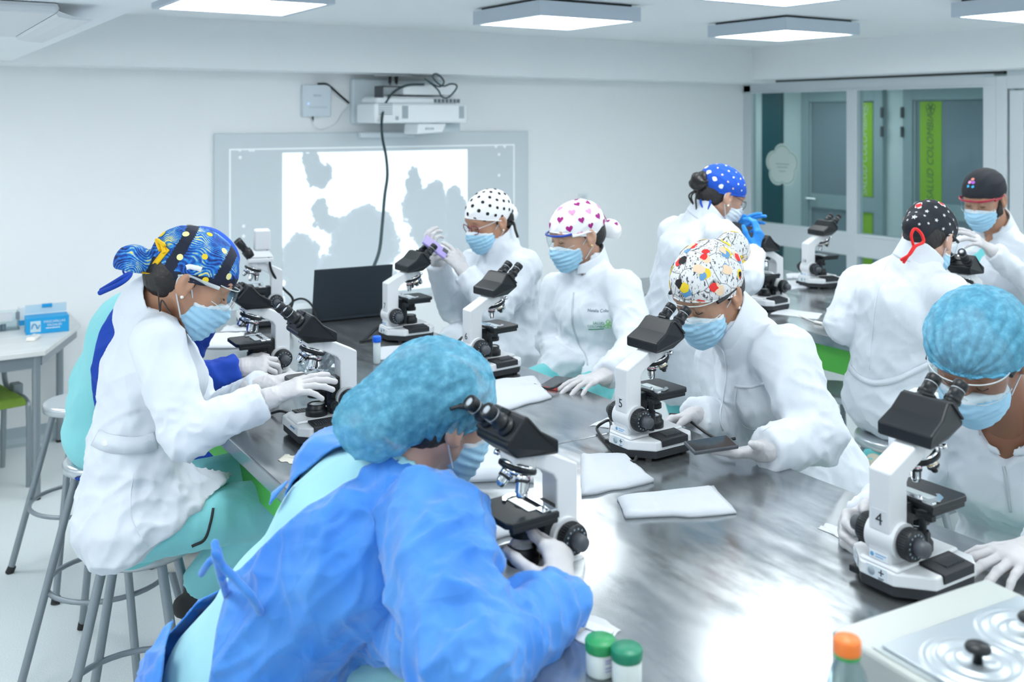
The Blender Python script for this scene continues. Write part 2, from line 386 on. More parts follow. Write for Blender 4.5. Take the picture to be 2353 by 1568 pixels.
o = tag(MB().box((s0.x, YB-.09, s0.z-.008), (s1.x, YB-.025, s1.z)).obj('sensor_bar', m=mat('bar_white', (.70, .78, .83), .4), bevel=.008), 'slim white sensor bar on the top edge of the board', 'sensor')
# control box on the wall
c0 = onY(692, 268, YB); c1 = onY(757, 195, YB)
t = thing('control_box', 'small white wall control box to one side of the projector', 'control box', ((c0.x+c1.x)/2, YB, c0.z)); h_, w_ = c1.z-c0.z, (c1.x-c0.x)/2
MB().box((-w_, -.035, 0), (w_, 0, h_)).obj('case', t, mat('control_white', (.66, .75, .81), .4), bevel=.008)
MB().box((-w_*.6, -.0365, h_*.26), (w_*.7, -.034, h_*.32)).obj('button_strip', t, mat('strip_grey', (.58, .67, .72), .5))
MB().cyl((-w_*.62, -.037, h_*.4), (-w_*.62, -.034, h_*.4), .006, n=10).obj('indicator_lamp', t, mat('blue_led', (.3, .5, 1), .4, emit=((.35, .5, 1), 1.5)))
text('brand_print', 'EPSON', .018, frame((0, -.0355, h_*.65), (1, 0, 0), (0, 0, 1)), MATS['print_grey'], t)
MB().cyl((-w_*.25, -.018, 0), (-w_*.25, -.018, -.035), .008, .004, n=8).obj('plug', t, BLACK)
def cable(name, pts, r, label, m=BLACK, n=7, cat='cable', group=None):
    o = MB().tube(spline(pts, 7), r, n).obj(name, m=m); tag(o, label, cat, group); return o
cable('projector_cable', [onY(730, 193, YB-.03), onY(748, 193, YB-.03), onY(760, 200, YB-.03), onY(780, 218, YB-.03), onY(802, 237, YB-.03)], .008, 'thick black cable from the control box to the projector plate')
cable('control_wire', [onY(718, 275, YB-.02), onY(722, 290, YB-.02), onY(740, 298, YB-.01), onY(770, 285, YB-.01), onY(785, 262, YB-.01), onY(800, 245, YB-.01)], .0025, 'thin white wire drooping below the control box', mat('white_wire', (.72, .78, .8), .5))
cable('display_cable', [W(975, 194, 6.75), W(935, 196, 6.7), W(905, 212, 6.65), W(885, 240, 6.6), W(877, 280, 6.5), W(879, 318, 6.4), W(887, 360, 6.25), W(890, 405, 6.05), W(884, 450, 5.85), W(878, 520, 5.5), W(872, 575, 5.2), W(858, 615, 4.95), W(847, 640, 4.75), W(842, 690, 4.7), W(846, 727, 4.62), W(853, 733, 4.55)], .009, 'long black cable hanging from the projector down behind the laptop', mat('cable_black', (.02, .045, .055), .5))
lp = [W(x, y, 6.72) for x, y in ((975, 180), (1005, 205), (1015, 222), (1030, 224), (1048, 205), (1048, 195), (1035, 193), (1020, 198), (1008, 193), (996, 180), (995, 172), (1004, 170), (1016, 180), (1020, 190), (1012, 199), (1000, 196), (975, 181))]
cable('looped_cable', lp, .006, 'black cable coiled in loops on top of the projector', MATS['cable_black'])
t = thing('ceiling_socket', 'white socket plate under the beam with two black plugs', 'socket', tuple(onY(905, 171, 6.3)))
zz = 2.20-t.location.z
MB().box((-.12, -.04, zz-.012), (.12, .06, zz)).obj('plate', t, PW, bevel=.003)
for dx in (-.03, .02): MB().cyl((dx, 0, zz-.012), (dx, 0, zz-.06), .013, .011, n=10).cyl((dx, 0, zz-.058), (dx+.005, 0, zz-.085), .005, n=8).obj('plug', t, BLACK)
q0 = onY(1340, 457, YB)
t = thing('wall_switch', 'pale blank switch plate on the white wall above the woman with hearts', 'switch', (q0.x, YB, q0.z))
MB().box((-.045, -.008, -.045), (.045, 0, .045)).obj('plate', t, mat('switch_white', (.76, .83, .86), .4), bevel=.003)
MB().box((-.02, -.011, -.028), (.02, -.007, .028)).obj('rocker', t, WHITE, bevel=.002)

# unseen glowing windows added in the left wall to brighten that side
w2 = struct(bpy.data.objects.new('added_window', None)); link(w2)
FILL = mat('fill_pane', (1, 1, 1), .5, emit=((.90, .96, 1.0), .9))
for k in range(4):
    y = -.6+k*1.65
    MB().box((-3.0, y, .95), (-2.985, y+1.5, 2.1)).obj('pane', w2, FILL)
    for a, c in (((-3.0, y-.06, .90), (-2.96, y, 2.15)), ((-3.0, y+1.5, .90), (-2.96, y+1.56, 2.15)), ((-3.0, y, .90), (-2.96, y+1.5, .95)), ((-3.0, y, 2.1), (-2.96, y+1.5, 2.15)), ((-3.0, y+.73, .95), (-2.97, y+.77, 2.1))):
        MB().box(a, c).obj('added_frame', w2, ALU)
# glass partition (structure): frame members, panes
def sbox(name, a, b, m, bev=.004):
    return struct(MB().box(a, b).obj(name, m=m, bevel=bev))
w1 = struct(bpy.data.objects.new('window_1', None)); link(w1)
def wpart(name, a, b, m, bev=.004): return MB().box(a, b).obj(name, w1, m, bevel=bev)
x0, x1 = XR-.035, XR+.035
wpart('top_gap', (x0+.004, 4.0, 2.205), (x1, 6.355, 2.2248), GAPM, 0)
wpart('head_rail', (x0, 4.07, 2.125), (x1, 6.45, 2.208), ALU)
wpart('head_lip', (x0-.012, 4.07, 2.115), (x0, 6.45, 2.13), ALU, .002)
wpart('jamb', (x0, 6.36, 0), (x1, 6.45, 2.19), ALU)
wpart('mullion', (x0-.01, 5.215, .0), (x1, 5.315, 2.13), ALU)
wpart('mullion', (x0-.01, 4.05, .0), (x1, 4.145, 2.19), ALU)
wpart('transom', (x0-.005, 4.1, .80), (x1, 6.4, .985), ALU, .008)
wpart('transom_lip', (x0-.014, 4.1, .965), (x0, 6.4, .985), ALU, .002)
wpart('sill', (x0-.005, 4.1, 0), (x1, 6.4, .12), ALU)
for ya, yb in ((4.145, 5.215), (5.315, 6.36)):
    wpart('pane', (XR-.003, ya, .985), (XR+.003, yb, 2.125), PANE, 0)
    wpart('pane', (XR-.003, ya, .12), (XR+.003, yb, .80), PANE, 0)
d1 = struct(bpy.data.objects.new('door_1', None)); link(d1)
def dpart(name, a, b, m, bev=.004): return MB().box(a, b).obj(name, d1, m, bevel=bev)
dpart('frame', (x0-.01, 3.97, 0), (x1, 4.05, 2.19), ALU)
dpart('frame', (x0-.01, 2.95, 2.10), (x1, 3.97, 2.225), ALU)
dpart('frame', (x0-.01, 2.95, 0), (x1, 3.03, 2.10), ALU)
dpart('stile', (x0+.005, 3.86, .02), (x1-.005, 3.96, 2.09), ALU)
dpart('stile', (x0+.005, 3.04, .02), (x1-.005, 3.14, 2.09), ALU)
dpart('rail', (x0+.005, 3.14, 2.0), (x1-.005, 3.86, 2.09), ALU)
dpart('rail', (x0+.005, 3.14, .9), (x1-.005, 3.86, 1.0), ALU)
dpart('rail', (x0+.005, 3.14, .02), (x1-.005, 3.86, .15), ALU)
dpart('pane', (XR-.003, 3.14, 1.0), (XR+.003, 3.86, 2.0), PANE, 0)
dpart('pane', (XR-.003, 3.14, .15), (XR+.003, 3.86, .9), PANE, 0)
# clover sticker on the pane
t = thing('clover_sticker', 'pale clover-shaped sticker with green outline on the glass pane', 'sticker', (XR-.004, 6.02, 1.49))
CS_ = mat('sticker_pale', (.52, .62, .60), .6); CG = mat('sticker_green', (.12, .36, .26), .6)
def clover(R, n=5):
    pts = []
    for k in range(120):
        a = 2*math.pi*k/120; pts.append((R*(.80+.20*abs(math.cos(2.5*(a-math.pi/2)))**.7)*math.cos(a), R*(.80+.20*abs(math.cos(2.5*(a-math.pi/2)))**.7)*math.sin(a)))
    return pts
MB().prism([(-x, y) for x, y in clover(.19)][::-1], -.001, 0, 'x').obj('backing', t, CS_)
ring = MB()
o1, o2 = clover(.172), clover(.165)
ring.add([(-.0016, -x, y) for x, y in o1]+[(-.0016, -x, y) for x, y in o2], [(i, (i+1) % 120, 120+(i+1) % 120, 120+i) for i in range(120)])
ring.obj('outline', t, CG)
for i, (zz, ww) in enumerate(((.012, .075), (-.015, .062), (-.05, .035))):
    MB().box((-.0016, -ww, zz-.004), (-.0005, ww, zz+.004)).obj('print_line', t, mat('sticker_print', (.25, .38, .37), .7))

# corridor behind the glass
HALL = mat('corridor_wall', (.66, .75, .75), .7)
struct(MB().box((8.1, .5, 0), (8.2, 9.6, ZC)).obj('wall_corridor', m=HALL))
struct(MB().box((XR+.05, 9.5, 0), (8.1, 9.6, ZC)).obj('wall_end', m=HALL))
struct(MB().box((XR+.02, 6.451, 0), (XR+.12, 9.5, ZC)).obj('wall_side', m=HALL))
struct(MB().box((XR+.05, .5, 0), (8.1, .6, ZC)).obj('wall_near', m=HALL))
struct(MB().box((XR+.05, .6, 2.27), (8.1, 9.5, 2.3)).obj('trim_4', m=HALL))
struct(MB().box((8.08, 7.38, 0), (8.1, 7.665, 2.27)).obj('trim_5', m=mat('teal_strip', (.008, .085, .105), .5)))
t = thing('corridor_light', 'small bright round light on the corridor ceiling behind the glass', 'ceiling light', (7.4, 5.3, 2.27))
MB().cyl((0, 0, -.03), (0, 0, 0), .10, n=24).obj('housing', t, WHITE); MB().cyl((0, 0, -.034), (0, 0, -.03), .09, n=24).obj('diffuser', t, mat('corridor_lamp', (1, 1, 1), .5, emit=((.9, .97, 1), 30)))
for yy in (7.9, 6.4, 3.2):  # square panels out of view, added to lift the corridor brightness
    t = thing('corridor_light', 'unseen square light panel added to brighten the corridor', 'ceiling light', (7.35, yy, 2.27), group='added corridor lights')
    MB().box((-.3, -.3, -.03), (.3, .3, 0)).obj('housing', t, WHITE); MB().box((-.28, -.28, -.034), (.28, .28, -.03)).obj('diffuser', t, mat('corridor_fill_panel', (1, 1, 1), .5, emit=((.9, .97, 1), 7)))
DFR = mat('door_frame_grey', (.33, .42, .44), .5); DGL = mat('door_panel_grey', (.23, .29, .33), .2); LIME = mat('lime_stripe', (.30, .55, .03), .5)
LTX = mat('stripe_print_grey', (.10, .20, .07), .6); LTW = mat('stripe_print_pale', (.60, .72, .52), .6)
def hall_door(n, ya, yb, g0, g1, tx):
    d = struct(bpy.data.objects.new('door_%d' % n, None)); link(d)
    def part(name, a, b, m, bev=.004): return MB().box(a, b).obj(name, d, m, bevel=bev)
    part('frame', (8.04, yb-.1, 0), (8.1, yb, 2.165), DFR); part('frame', (8.04, ya, 0), (8.1, ya+.1, 2.165), DFR); part('frame', (8.04, ya+.1, 2.06), (8.1, yb-.1, 2.165), DFR)
    part('glass', (8.075, ya+.1, .0), (8.085, yb-.1, 2.06), DGL, 0)
    part('rail', (8.05, ya+.1, .99), (8.09, yb-.1, 1.13), DFR)
    part('rail', (8.05, ya+.1, 0), (8.09, yb-.1, .2), DFR)
    part('bead', (8.06, yb-.115, .2), (8.075, yb-.1, 2.06), ALU); part('stripe', (8.07, g0, 1.14), (8.075, g1, 2.05), LIME, 0); part('stripe', (8.07, g0, .2), (8.075, g1, .985), LIME, 0)
    for z in (.35, 1.72, 1.9): part('hinge', (8.02, ya-.012 if n == 2 else yb-.012, z), (8.045, ya+.012 if n == 2 else yb+.012, z+.1), DGREY, .002)
    text('lettering', 'SALUD COLOMBIA', .094, frame((8.0688, (g0+g1)/2, 1.545), (0, 0, 1), (0, 1, 0)), tx, d, shear=.25)
    ringm = MB()
    for k in range(5):
        a_ = math.pi/2+k*2*math.pi/5; cy_, cz_ = (g0+g1)/2+.028*math.cos(a_), 1.99+.028*math.sin(a_)
        ringm.tube([(8.069, cy_+.022*math.cos(q_), cz_+.022*math.sin(q_)) for q_ in [i*2*math.pi/14 for i in range(14)]], .003, 5, True)
    ringm.obj('clover_mark', d, tx)
hall_door(2, 6.10, 7.09, 6.235, 6.42, LTW)
hall_door(3, 4.80, 5.88, 5.50, 5.72, LTX)
MB().cyl((8.0, 6.98, 1.08), (8.06, 6.98, 1.08), .02, n=10).cyl((8.0, 6.98, 1.08), (8.0, 6.86, 1.08), .012, n=8).obj('door_handle', bpy.data.objects['door_2'], CHROME)
# ------------------------------------------------------------------ benches
sm, nt, b = nodes_of('stainless_top', .2)
b.inputs['Metallic'].default_value = .85
tc = nd(nt, 'ShaderNodeTexCoord'); mp = nd(nt, 'ShaderNodeMapping'); mp.inputs['Scale'].default_value = (3, .8, 1); n1 = nd(nt, 'ShaderNodeTexNoise', Scale=5.0, Detail=6.0, Roughness=.7)
nt.links.new(tc.outputs['Object'], mp.inputs['Vector']); nt.links.new(mp.outputs[0], n1.inputs['Vector'])
r1 = ramp(nt, [(.3, (.31, .34, .355)), (.7, (.46, .49, .505))]); nt.links.new(n1.outputs['Fac'], r1.inputs[0]); nt.links.new(r1.outputs[0], b.inputs['Base Color'])
r2 = ramp(nt, [(.35, (.13, .13, .13)), (.7, (.27, .27, .27))]); nt.links.new(n1.outputs['Fac'], r2.inputs[0]); nt.links.new(r2.outputs[0], b.inputs['Roughness'])
STEEL = sm
def bench(name, xa, xb, ya, yb, label):
    t = thing(name, label, 'lab bench', ((xa+xb)/2, (ya+yb)/2, 0)); w, l = (xb-xa)/2, (yb-ya)/2
    top = MB(); r = .004
    top.box((-w, -l, .955), (w, l, 1.0)); top.obj('bench_top', t, STEEL, bevel=.004)
    def apron(x, y0, y1):
        c = .06; pts = [(y0, .953), (y0, .835+c)]
        pts += [(y0+c-c*math.cos(a), .835+c-c*math.sin(a)) for a in [k*math.pi/12 for k in range(1, 7)]]
        pts += [(y1-c+c*math.sin(a), .835+c-c*math.cos(a)) for a in [k*math.pi/12 for k in range(0, 7)]]+[(y1, .953)]
        MB().prism(pts, x-.012, x+.012, 'x').obj('apron_panel', t, GREEN, bevel=.004)
    n = 2 if l > .9 else 1
    for k in range(n):
        y0 = -l+.06+k*(2*l-.06)/n; y1 = y0+(2*l-.06)/n-.06
        apron(-w+.07, y0, y1); apron(w-.07, y0, y1)
    for sx in (-1, 1):
        for sy in (-1, 1):
            MB().box((sx*(w-.14)-.025, sy*(l-.10)-.025, 0), (sx*(w-.14)+.025, sy*(l-.10)+.025, .955)).obj('leg', t, STEELD, bevel=.004)
    MB().box((-w+.12, -.02, .2), (w-.12, .02, .24)).obj('crossbar', t, STEELD, bevel=.003)
    return t
bench('lab_bench', .84, 1.985, -.05, 2.2595, 'stainless steel lab bench with green side panels carrying the water bath')
bench('lab_bench', .84, 1.985, 2.2605, 4.65, 'stainless steel lab bench with the laptop and the camera microscope on it')
bench('lab_bench', 3.32, 4.55, .9, 4.35, 'stainless steel lab bench by the glass wall with green side panels')

# ------------------------------------------------------------------ stools
def stool(px, d, rz, label, h=.72):
    p = W(px, 800, d); t = thing('stool', label, 'stool', (p.x, p.y, 0), rz, 'round steel stools')
    s = MB(); s.lathe([(.0, h-.004), (.11, h-.003), (.132, h), (.146, h-.004), (.150, h-.014), (.148, h-.036), (.141, h-.038), (.134, h-.03), (0, h-.03)], n=36)
    s.obj('seat', t, CHROMES)
    for k in range(4):
        a = k*math.pi/2; c, q = math.cos(a), math.sin(a)
        MB().cyl((.105*c, .105*q, h-.03), (.285*c, .285*q, .02), .0135, n=14).obj('leg', t, STEELD)
        MB().cyl((.280*c, .280*q, .028), (.292*c, .292*q, 0), .016, .017, n=12).obj('foot_cap', t, RUBBER)
    MB().tube([(.198*math.cos(a), .198*math.sin(a), .30) for a in [2*math.pi*i/40 for i in range(40)]], .009, 8, True).obj('footring', t, STEELD)
    return t
CHROMES = mat('seat_steel', (.58, .62, .65), .28, .8)
stool(319, 2.82, math.radians(20), 'round steel stool under the seated woman with the blue and yellow cap')
stool(250, 3.50, math.radians(8), 'round steel stool under the person in a pale teal scrub top')
stool(187, 4.20, math.radians(62), 'empty round steel stool standing closest to the white desk')
stool(2060, 3.74, math.radians(24), 'round steel stool under the woman with the red cap ribbon')
stool(1925, 4.6, math.radians(30), 'empty round steel stool pushed beneath the green bench panel', .66)

# ------------------------------------------------------------------ microscopes
BASEP = [(-.098, -.055), (-.040, -.108), (.040, -.108), (.098, -.055), (.098, .075), (.072, .102), (-.072, .102), (-.098, .075)]
def mscope_parts(t, camera=False):
    """student microscope, base at the origin, the user on the +y side"""
    MB().prism([(x*.965, y*.965) for x, y in BASEP], .009, .030).obj('base_plate', t, BLACKM, bevel=.003)
    bw = MB(); bw.prism(BASEP, .030, .056, scale_top=.985); bw.prism([(-.046, -.104), (.046, -.104), (.046, .096), (-.046, .096)], .056, .064, scale_top=.96)
    base = bw.obj('base', t, WHITE, bevel=.004)
    for sx in (-1, 1):
        h = MB(); pl = [(sx*.044, .0645), (sx*.101, .0585), (sx*.1015, .040), (sx*.0985, .040), (sx*.096, .052), (sx*.044, .058)]
        if sx < 0: pl = pl[::-1]
        h.prism(pl, -.035, .062, 'y')
        pad = h.obj('hand_rest', t, BLACKM, bevel=.002)
        r = MB()
        for k in range(9):
            y = -.004+k*.0066
            r.box((min(sx*.05, sx*.086), y, .058), (max(sx*.05, sx*.086), y+.0022, .0625), Matrix.Translation((0, 0, .0012)))
        r.obj('ridge', pad, DGREY)
    f = MB()
    for x, y in ((-.072, -.06), (.072, -.06), (.072, .07), (-.072, .07)): MB().cyl((x, y, 0), (x, y, .011), .0095, n=12).obj('foot', t, RUBBER)
    prof = [(-.098, .056), (-.045, .056), (-.045, .218), (-.036, .232), (.02, .262), (.058, .264), (.058, .284), (-.012, .286), (-.098, .244)]
    MB().prism(prof, -.026, .026, 'x').obj('arm', t, WHITE, bevel=.004)
    MB().cyl((0, -.066, .107), (.034, -.066, .107), .036, n=28).cyl((-.034, -.066, .107), (0, -.066, .107), .036, n=28).obj('knob_boss', t, WHITE, bevel=.002)
    # stage rack
    MB().box((-.021, -.046, .064), (.021, -.018, .172)).box((-.030, -.022, .148), (.030, .004, .162)).obj('stage_bracket', t, BLACK, bevel=.0025)
    # stage with the clipped slide
    ZS = .168
    st = MB()
    st.prism([(-.066, -.022), (.066, -.022), (.066, .09), (.055, .10), (-.055, .10), (-.066, .09)], ZS-.004, ZS+.008)
    st.box((-.064, -.02, ZS-.014), (-.05, .088, ZS-.004)).box((.05, -.02, ZS-.014), (.064, .088, ZS-.004))
    stage = st.obj('stage', t, BLACK, bevel=.002)
    MB().cyl((0, .02, ZS+.0078), (0, .02, ZS+.0086), .017, n=24).obj('aperture', stage, mat('aperture_dark', (.004, .004, .005), .8))
    MB().box((-.062, -.018, ZS+.008), (.062, -.004, ZS+.013)).box((-.056, -.004, ZS+.008), (-.03, .012, ZS+.0105)).cyl((-.045, .002, ZS+.010), (-.045, .002, ZS+.019), .004, n=10).cyl((.03, -.010, ZS+.013), (.03, -.010, ZS+.018), .004, n=10).obj('slide_holder', stage, CHROME, bevel=.0008)
    arc = [(.052, -.004), (.06, .012), (.052, .034), (.036, .044), (.03, .04), (.04, .03), (.044, .014), (.04, -.002)]
    MB().prism(arc, ZS+.0095, ZS+.0118).obj('clip_finger', stage, CHROME)
    MB().box((-.034, .006, ZS+.0085), (.040, .030, ZS+.0097)).obj('glass_slide', stage, mat('slide_glass', (.66, .74, .76), .12, 0, .8))
    # drop knobs of the mechanical stage
    dk = MB(); dk.cyl((.050, -.030, .155), (.050, -.030, .112), .0075, n=14).cyl((.050, -.030, .128), (.050, -.030, .098), .0115, n=18).cyl((.050, -.030, .098), (.050, -.030, .074), .0085, n=14).box((.036, -.034, .15), (.072, -.020, .160))
    dk.obj('stage_control', t, BLACK)
    # condenser and its knob
    cd = MB(); cd.cyl((0, .02, .128), (0, .02, .164), .022, n=24).cyl((0, .02, .118), (0, .02, .130), .026, n=24).box((-.018, -.02, .132), (.018, .012, .146))
    cd.obj('condenser', t, BLACK)
    MB().cyl((-.02, -.018, .098), (-.050, -.018, .098), .0125, n=16).cyl((-.02, -.018, .098), (-.052, -.018, .098), .005, n=10).obj('condenser_knob', t, BLACK)
    # coarse and fine focus
    for sx in (-1, 1):
        k = MB(); k.lathe([(.0, 0), (.026, 0), (.0295, .003), (.0305, .005), (.0305, .024), (.0285, .028), (.0, .028)], (sx*.034, -.066, .107), (sx, 0, 0), 40)
        kn = k.obj('focus_knob', t, BLACK)
        g = MB()
        for i in range(36):
            a = 2*math.pi*i/36; c, q = math.cos(a), math.sin(a)
            g.cyl((sx*.040, -.066+.0305*c, .107+.0305*q), (sx*.057, -.066+.0305*c, .107+.0305*q), .0011, n=4, caps=False)
        g.obj('grip_ridge', kn, BLACKM)
        dm = MB()
        for i in range(14):
            a = 2*math.pi*i/14; dm.cbox((sx*.0622, -.066+.0225*math.cos(a), .107+.0225*math.sin(a)), (.0006, .0035, .0035))
        dm.obj('dial_mark', kn, mat('dial_blue_grey', (.25, .33, .40), .5))
        MB().lathe([(0, 0), (.0165, 0), (.0165, .014), (.0155, .022), (.012, .0255), (0, .027)], (sx*.062, -.066, .107), (sx, 0, 0), 24).obj('fine_knob', kn, DGREY)
    MB().box((-.040, -.068, .066), (-.036, -.060, .082)).obj('lock_lever', t, BLACK)
    # illuminator
    il = MB(); il.lathe([(0, .062), (.032, .062), (.032, .080), (.029, .084), (.027, .085), (.027, .096), (.024, .098), (.021, .095), (0, .095)], (0, .02, 0), n=30)
    io = il.obj('illuminator', t, BLACK)
    MB().lathe([(0, .0952), (.021, .0952), (.016, .0975), (0, .0995)], (0, .02, 0), n=24).obj('lens', io, GLASSB)
    # nosepiece with four objectives
    ax = Vector((0, math.sin(math.radians(20)), -math.cos(math.radians(20)))); c0 = Vector((0, .030, .262))
    MB().cyl((0, .022, .256), (0, .022, .290), .030, n=28).obj('head_mount', t, WHITE, bevel=.002)
    no = MB(); no.use(CHROME).lathe([(0, -.004), (.030, -.004), (.036, .0), (.0365, .004), (0, .004)], c0, ax, 32)
    no.use(BLACK).lathe([(0, .003), (.0385, .003), (.0395, .007), (.0385, .012), (.034, .014), (0, .014)], c0, ax, 32)
    no.use(CHROME).lathe([(0, .013), (.032, .013), (.026, .022), (0, .023)], c0, ax, 28)
    nose = no.obj('nosepiece', t)
    u = Vector((1, 0, 0)); v = ax.cross(u)
    for k in range(4):
        a = k*math.pi/2; rad = (u*math.sin(a)+v*math.cos(a))
        if k == 0 and v.y > 0: pass
        dirn = (ax*math.cos(math.radians(20))+rad*math.sin(math.radians(20))).normalized()
        s0 = c0+ax*.012+rad*.018; L = (.046, .032, .040, .050)[k]
        ob = MB(); ob.use(CHROME).lathe([(0, 0), (.0125, 0), (.0125, .016), (.0118, .017)], s0, dirn, 20)
        ob.use(BLACKM).lathe([(.0122, .016), (.0128, .017), (.0128, .021), (.0120, .022)], s0, dirn, 20)
        ob.use(CHROME).lathe([(.0118, .021), (.0112, .022), (.0105, L-.010), (.0075, L-.002), (.005, L), (0, L)], s0, dirn, 20)
        ob.use(mat(('ring_red', 'ring_yellow', 'ring_blue', 'ring_white')[k], ((.6, .05, .05), (.7, .45, .05), (.05, .2, .6), (.8, .8, .8))[k], .5)).lathe([(.0126, .0125), (.0127, .013), (.0127, .0138), (.0126, .0142)], s0, dirn, 20)
        ob.obj('objective', nose)
    MB().cyl((.026, .045, .272), (.040, .052, .276), .003, n=8).lathe([(0, 0), (.006, 0), (.006, .009), (0, .009)], (.038, .051, .2755), (.88, .44, .2), 12).obj('set_screw', t, CHROME)
    # binocular head
    Z = .286
    def head_ring(y, z, w): return [(-w, y, z), (w, y, z)]
    if not camera:
        rows = [(-.020, Z, .060), (-.022, Z+.004, .064), (-.022, Z+.028, .064), (.018, Z+.052, .061), (.044, Z+.082, .056), (.052, Z+.083, .056), (.096, Z+.036, .056), (.094, Z+.028, .054), (.062, Z+.001, .042)]
        hb = MB(); vs = []
        for y, z, w in rows: vs += [(-w, y, z), (w, y, z)]
        n = len(rows); fs = [(2*i, 2*i+1, 2*((i+1) % n)+1, 2*((i+1) % n)) for i in range(n)]
        fs += [tuple(2*i for i in range(n)), tuple(2*i+1 for i in range(n))[::-1]]
        hb.add(vs, fs, False); hd = hb.obj('binocular_head', t, BLACK, bevel=.004)
        nv = Vector((0, .73, .684)).normalized(); tv = Vector((0, .684, -.73)); cf = Vector((0, .073, Z+.061))
        Mx = Matrix.Identity(4)
        for i in range(3): Mx[i][0], Mx[i][1], Mx[i][2], Mx[i][3] = (1, 0, 0)[i], tv[i], nv[i], cf[i]
        MB().cbox((0, 0, .0012), (.118, .052, .006), Mx).obj('face_plate', hd, BLACKM, bevel=.002)
        hg = MB().cbox((0, -.012, .006), (.028, .034, .006), Mx); hg.obj('hinge', hd, BLACK, bevel=.001)
        MB().cyl(Mx @ Vector((-.006, -.014, .008)), Mx @ Vector((-.006, -.014, .0105)), .0024, n=10).cyl(Mx @ Vector((.006, -.014, .008)), Mx @ Vector((.006, -.014, .0105)), .0024, n=10).obj('screw', hd, CHROME)
        for sx in (-1, 1):
            o = Mx @ Vector((sx*.031, .004, .003)); e = MB()
            e.lathe([(0, 0), (.0185, 0), (.0185, .010), (.0155, .011), (.0155, .018), (.0175, .019), (.0175, .026), (.0150, .027), (.0150, .050), (.0160, .051), (.0160, .064), (.0145, .067), (.0115, .067), (.0105, .064), (0, .064)], o, nv, 26)
            ey = e.obj('eyepiece', t, BLACK)
            MB().lathe([(0, .0645), (.0105, .0645), (.006, .066), (0, .0665)], o, nv, 20).obj('lens', ey, GLASSB)
            MB().lathe([(.0151, .046), (.0152, .0462), (.0152, .0475), (.0151, .0478)], o, nv, 26).obj('mark_ring', ey, mat('mark_grey', (.4, .44, .48), .5))
    else:
        hb = MB(); hb.prism([(-.05, -.055), (.05, -.055), (.05, .06), (-.05, .06)], Z, Z+.022); hb.prism([(-.05, -.055), (.05, -.055), (.05, .06), (-.05, .06)], Z+.022, Z+.055, scale_top=.68)
        hd = hb.obj('trinocular_head', t, WHITE, bevel=.006)
        MB().prism([(-.036, -.045), (.036, -.045), (.036, .03), (-.036, .03)], Z+.054, Z+.148, scale_top=.93).obj('camera', t, WHITE, bevel=.010, seg=3)
        MB().box((.034, -.012, Z+.104), (.043, .006, Z+.122)).obj('cable_plug', t, BLACK, bevel=.002)
        MB().box((.0352, -.03, Z+.08), (.0368, .012, Z+.096)).obj('print_panel', t, mat('print_pale', (.60, .66, .70), .5))
        nv = Vector((0, .62, .785)).normalized()
        for sx in (-1, 1):
            o = Vector((sx*.028, .062, Z+.05)); e = MB()
            e.lathe([(0, -.03), (.022, -.03), (.022, 0), (.0165, .002), (.0165, .028), (.0185, .03), (.0185, .06), (.016, .064), (.011, .064), (0, .061)], o, nv, 24)
            e.obj('eyepiece', t, BLACK)

scope0 = None
def microscope(pos, rz, label, number=None, camera=False, side=0):
    global scope0
    g = 'student microscopes on the benches'
    if camera or scope0 is None:
        t = thing('microscope', label, 'microscope', pos, rz, g); mscope_parts(t, camera)
        if not camera: scope0 = t
    else:
        t = scope0.copy(); COL.objects.link(t); t.location = pos; t.rotation_euler = (0, 0, rz); t['label'] = label
        for ch in scope0_children:
            c = ch.copy(); COL.objects.link(c); c.parent = t
            for gc in ch.children:
                e = gc.copy(); COL.objects.link(e); e.parent = c
    t.scale = (.955,)*3
    return t
def sticker(t, number):
    """number label on the back of the arm, maker plates on the base"""
    o = MB().box((-.017, -.0988, .126), (.017, -.0978, .166)).obj('number_label', t, PAPER)
    text('number', number, .034 if len(number) == 1 else .028, frame((0, -.0992, .147), (1, 0, 0), (0, 0, 1)), INK, o)
def side_sticker(t, number):
    o = MB().box((.0258, -.09, .128), (.0268, -.052, .166)).obj('number_label', t, PAPER)
    text('number', number, .034, frame((.0270, -.071, .147), (0, 1, 0), (0, 0, 1)), INK, o)
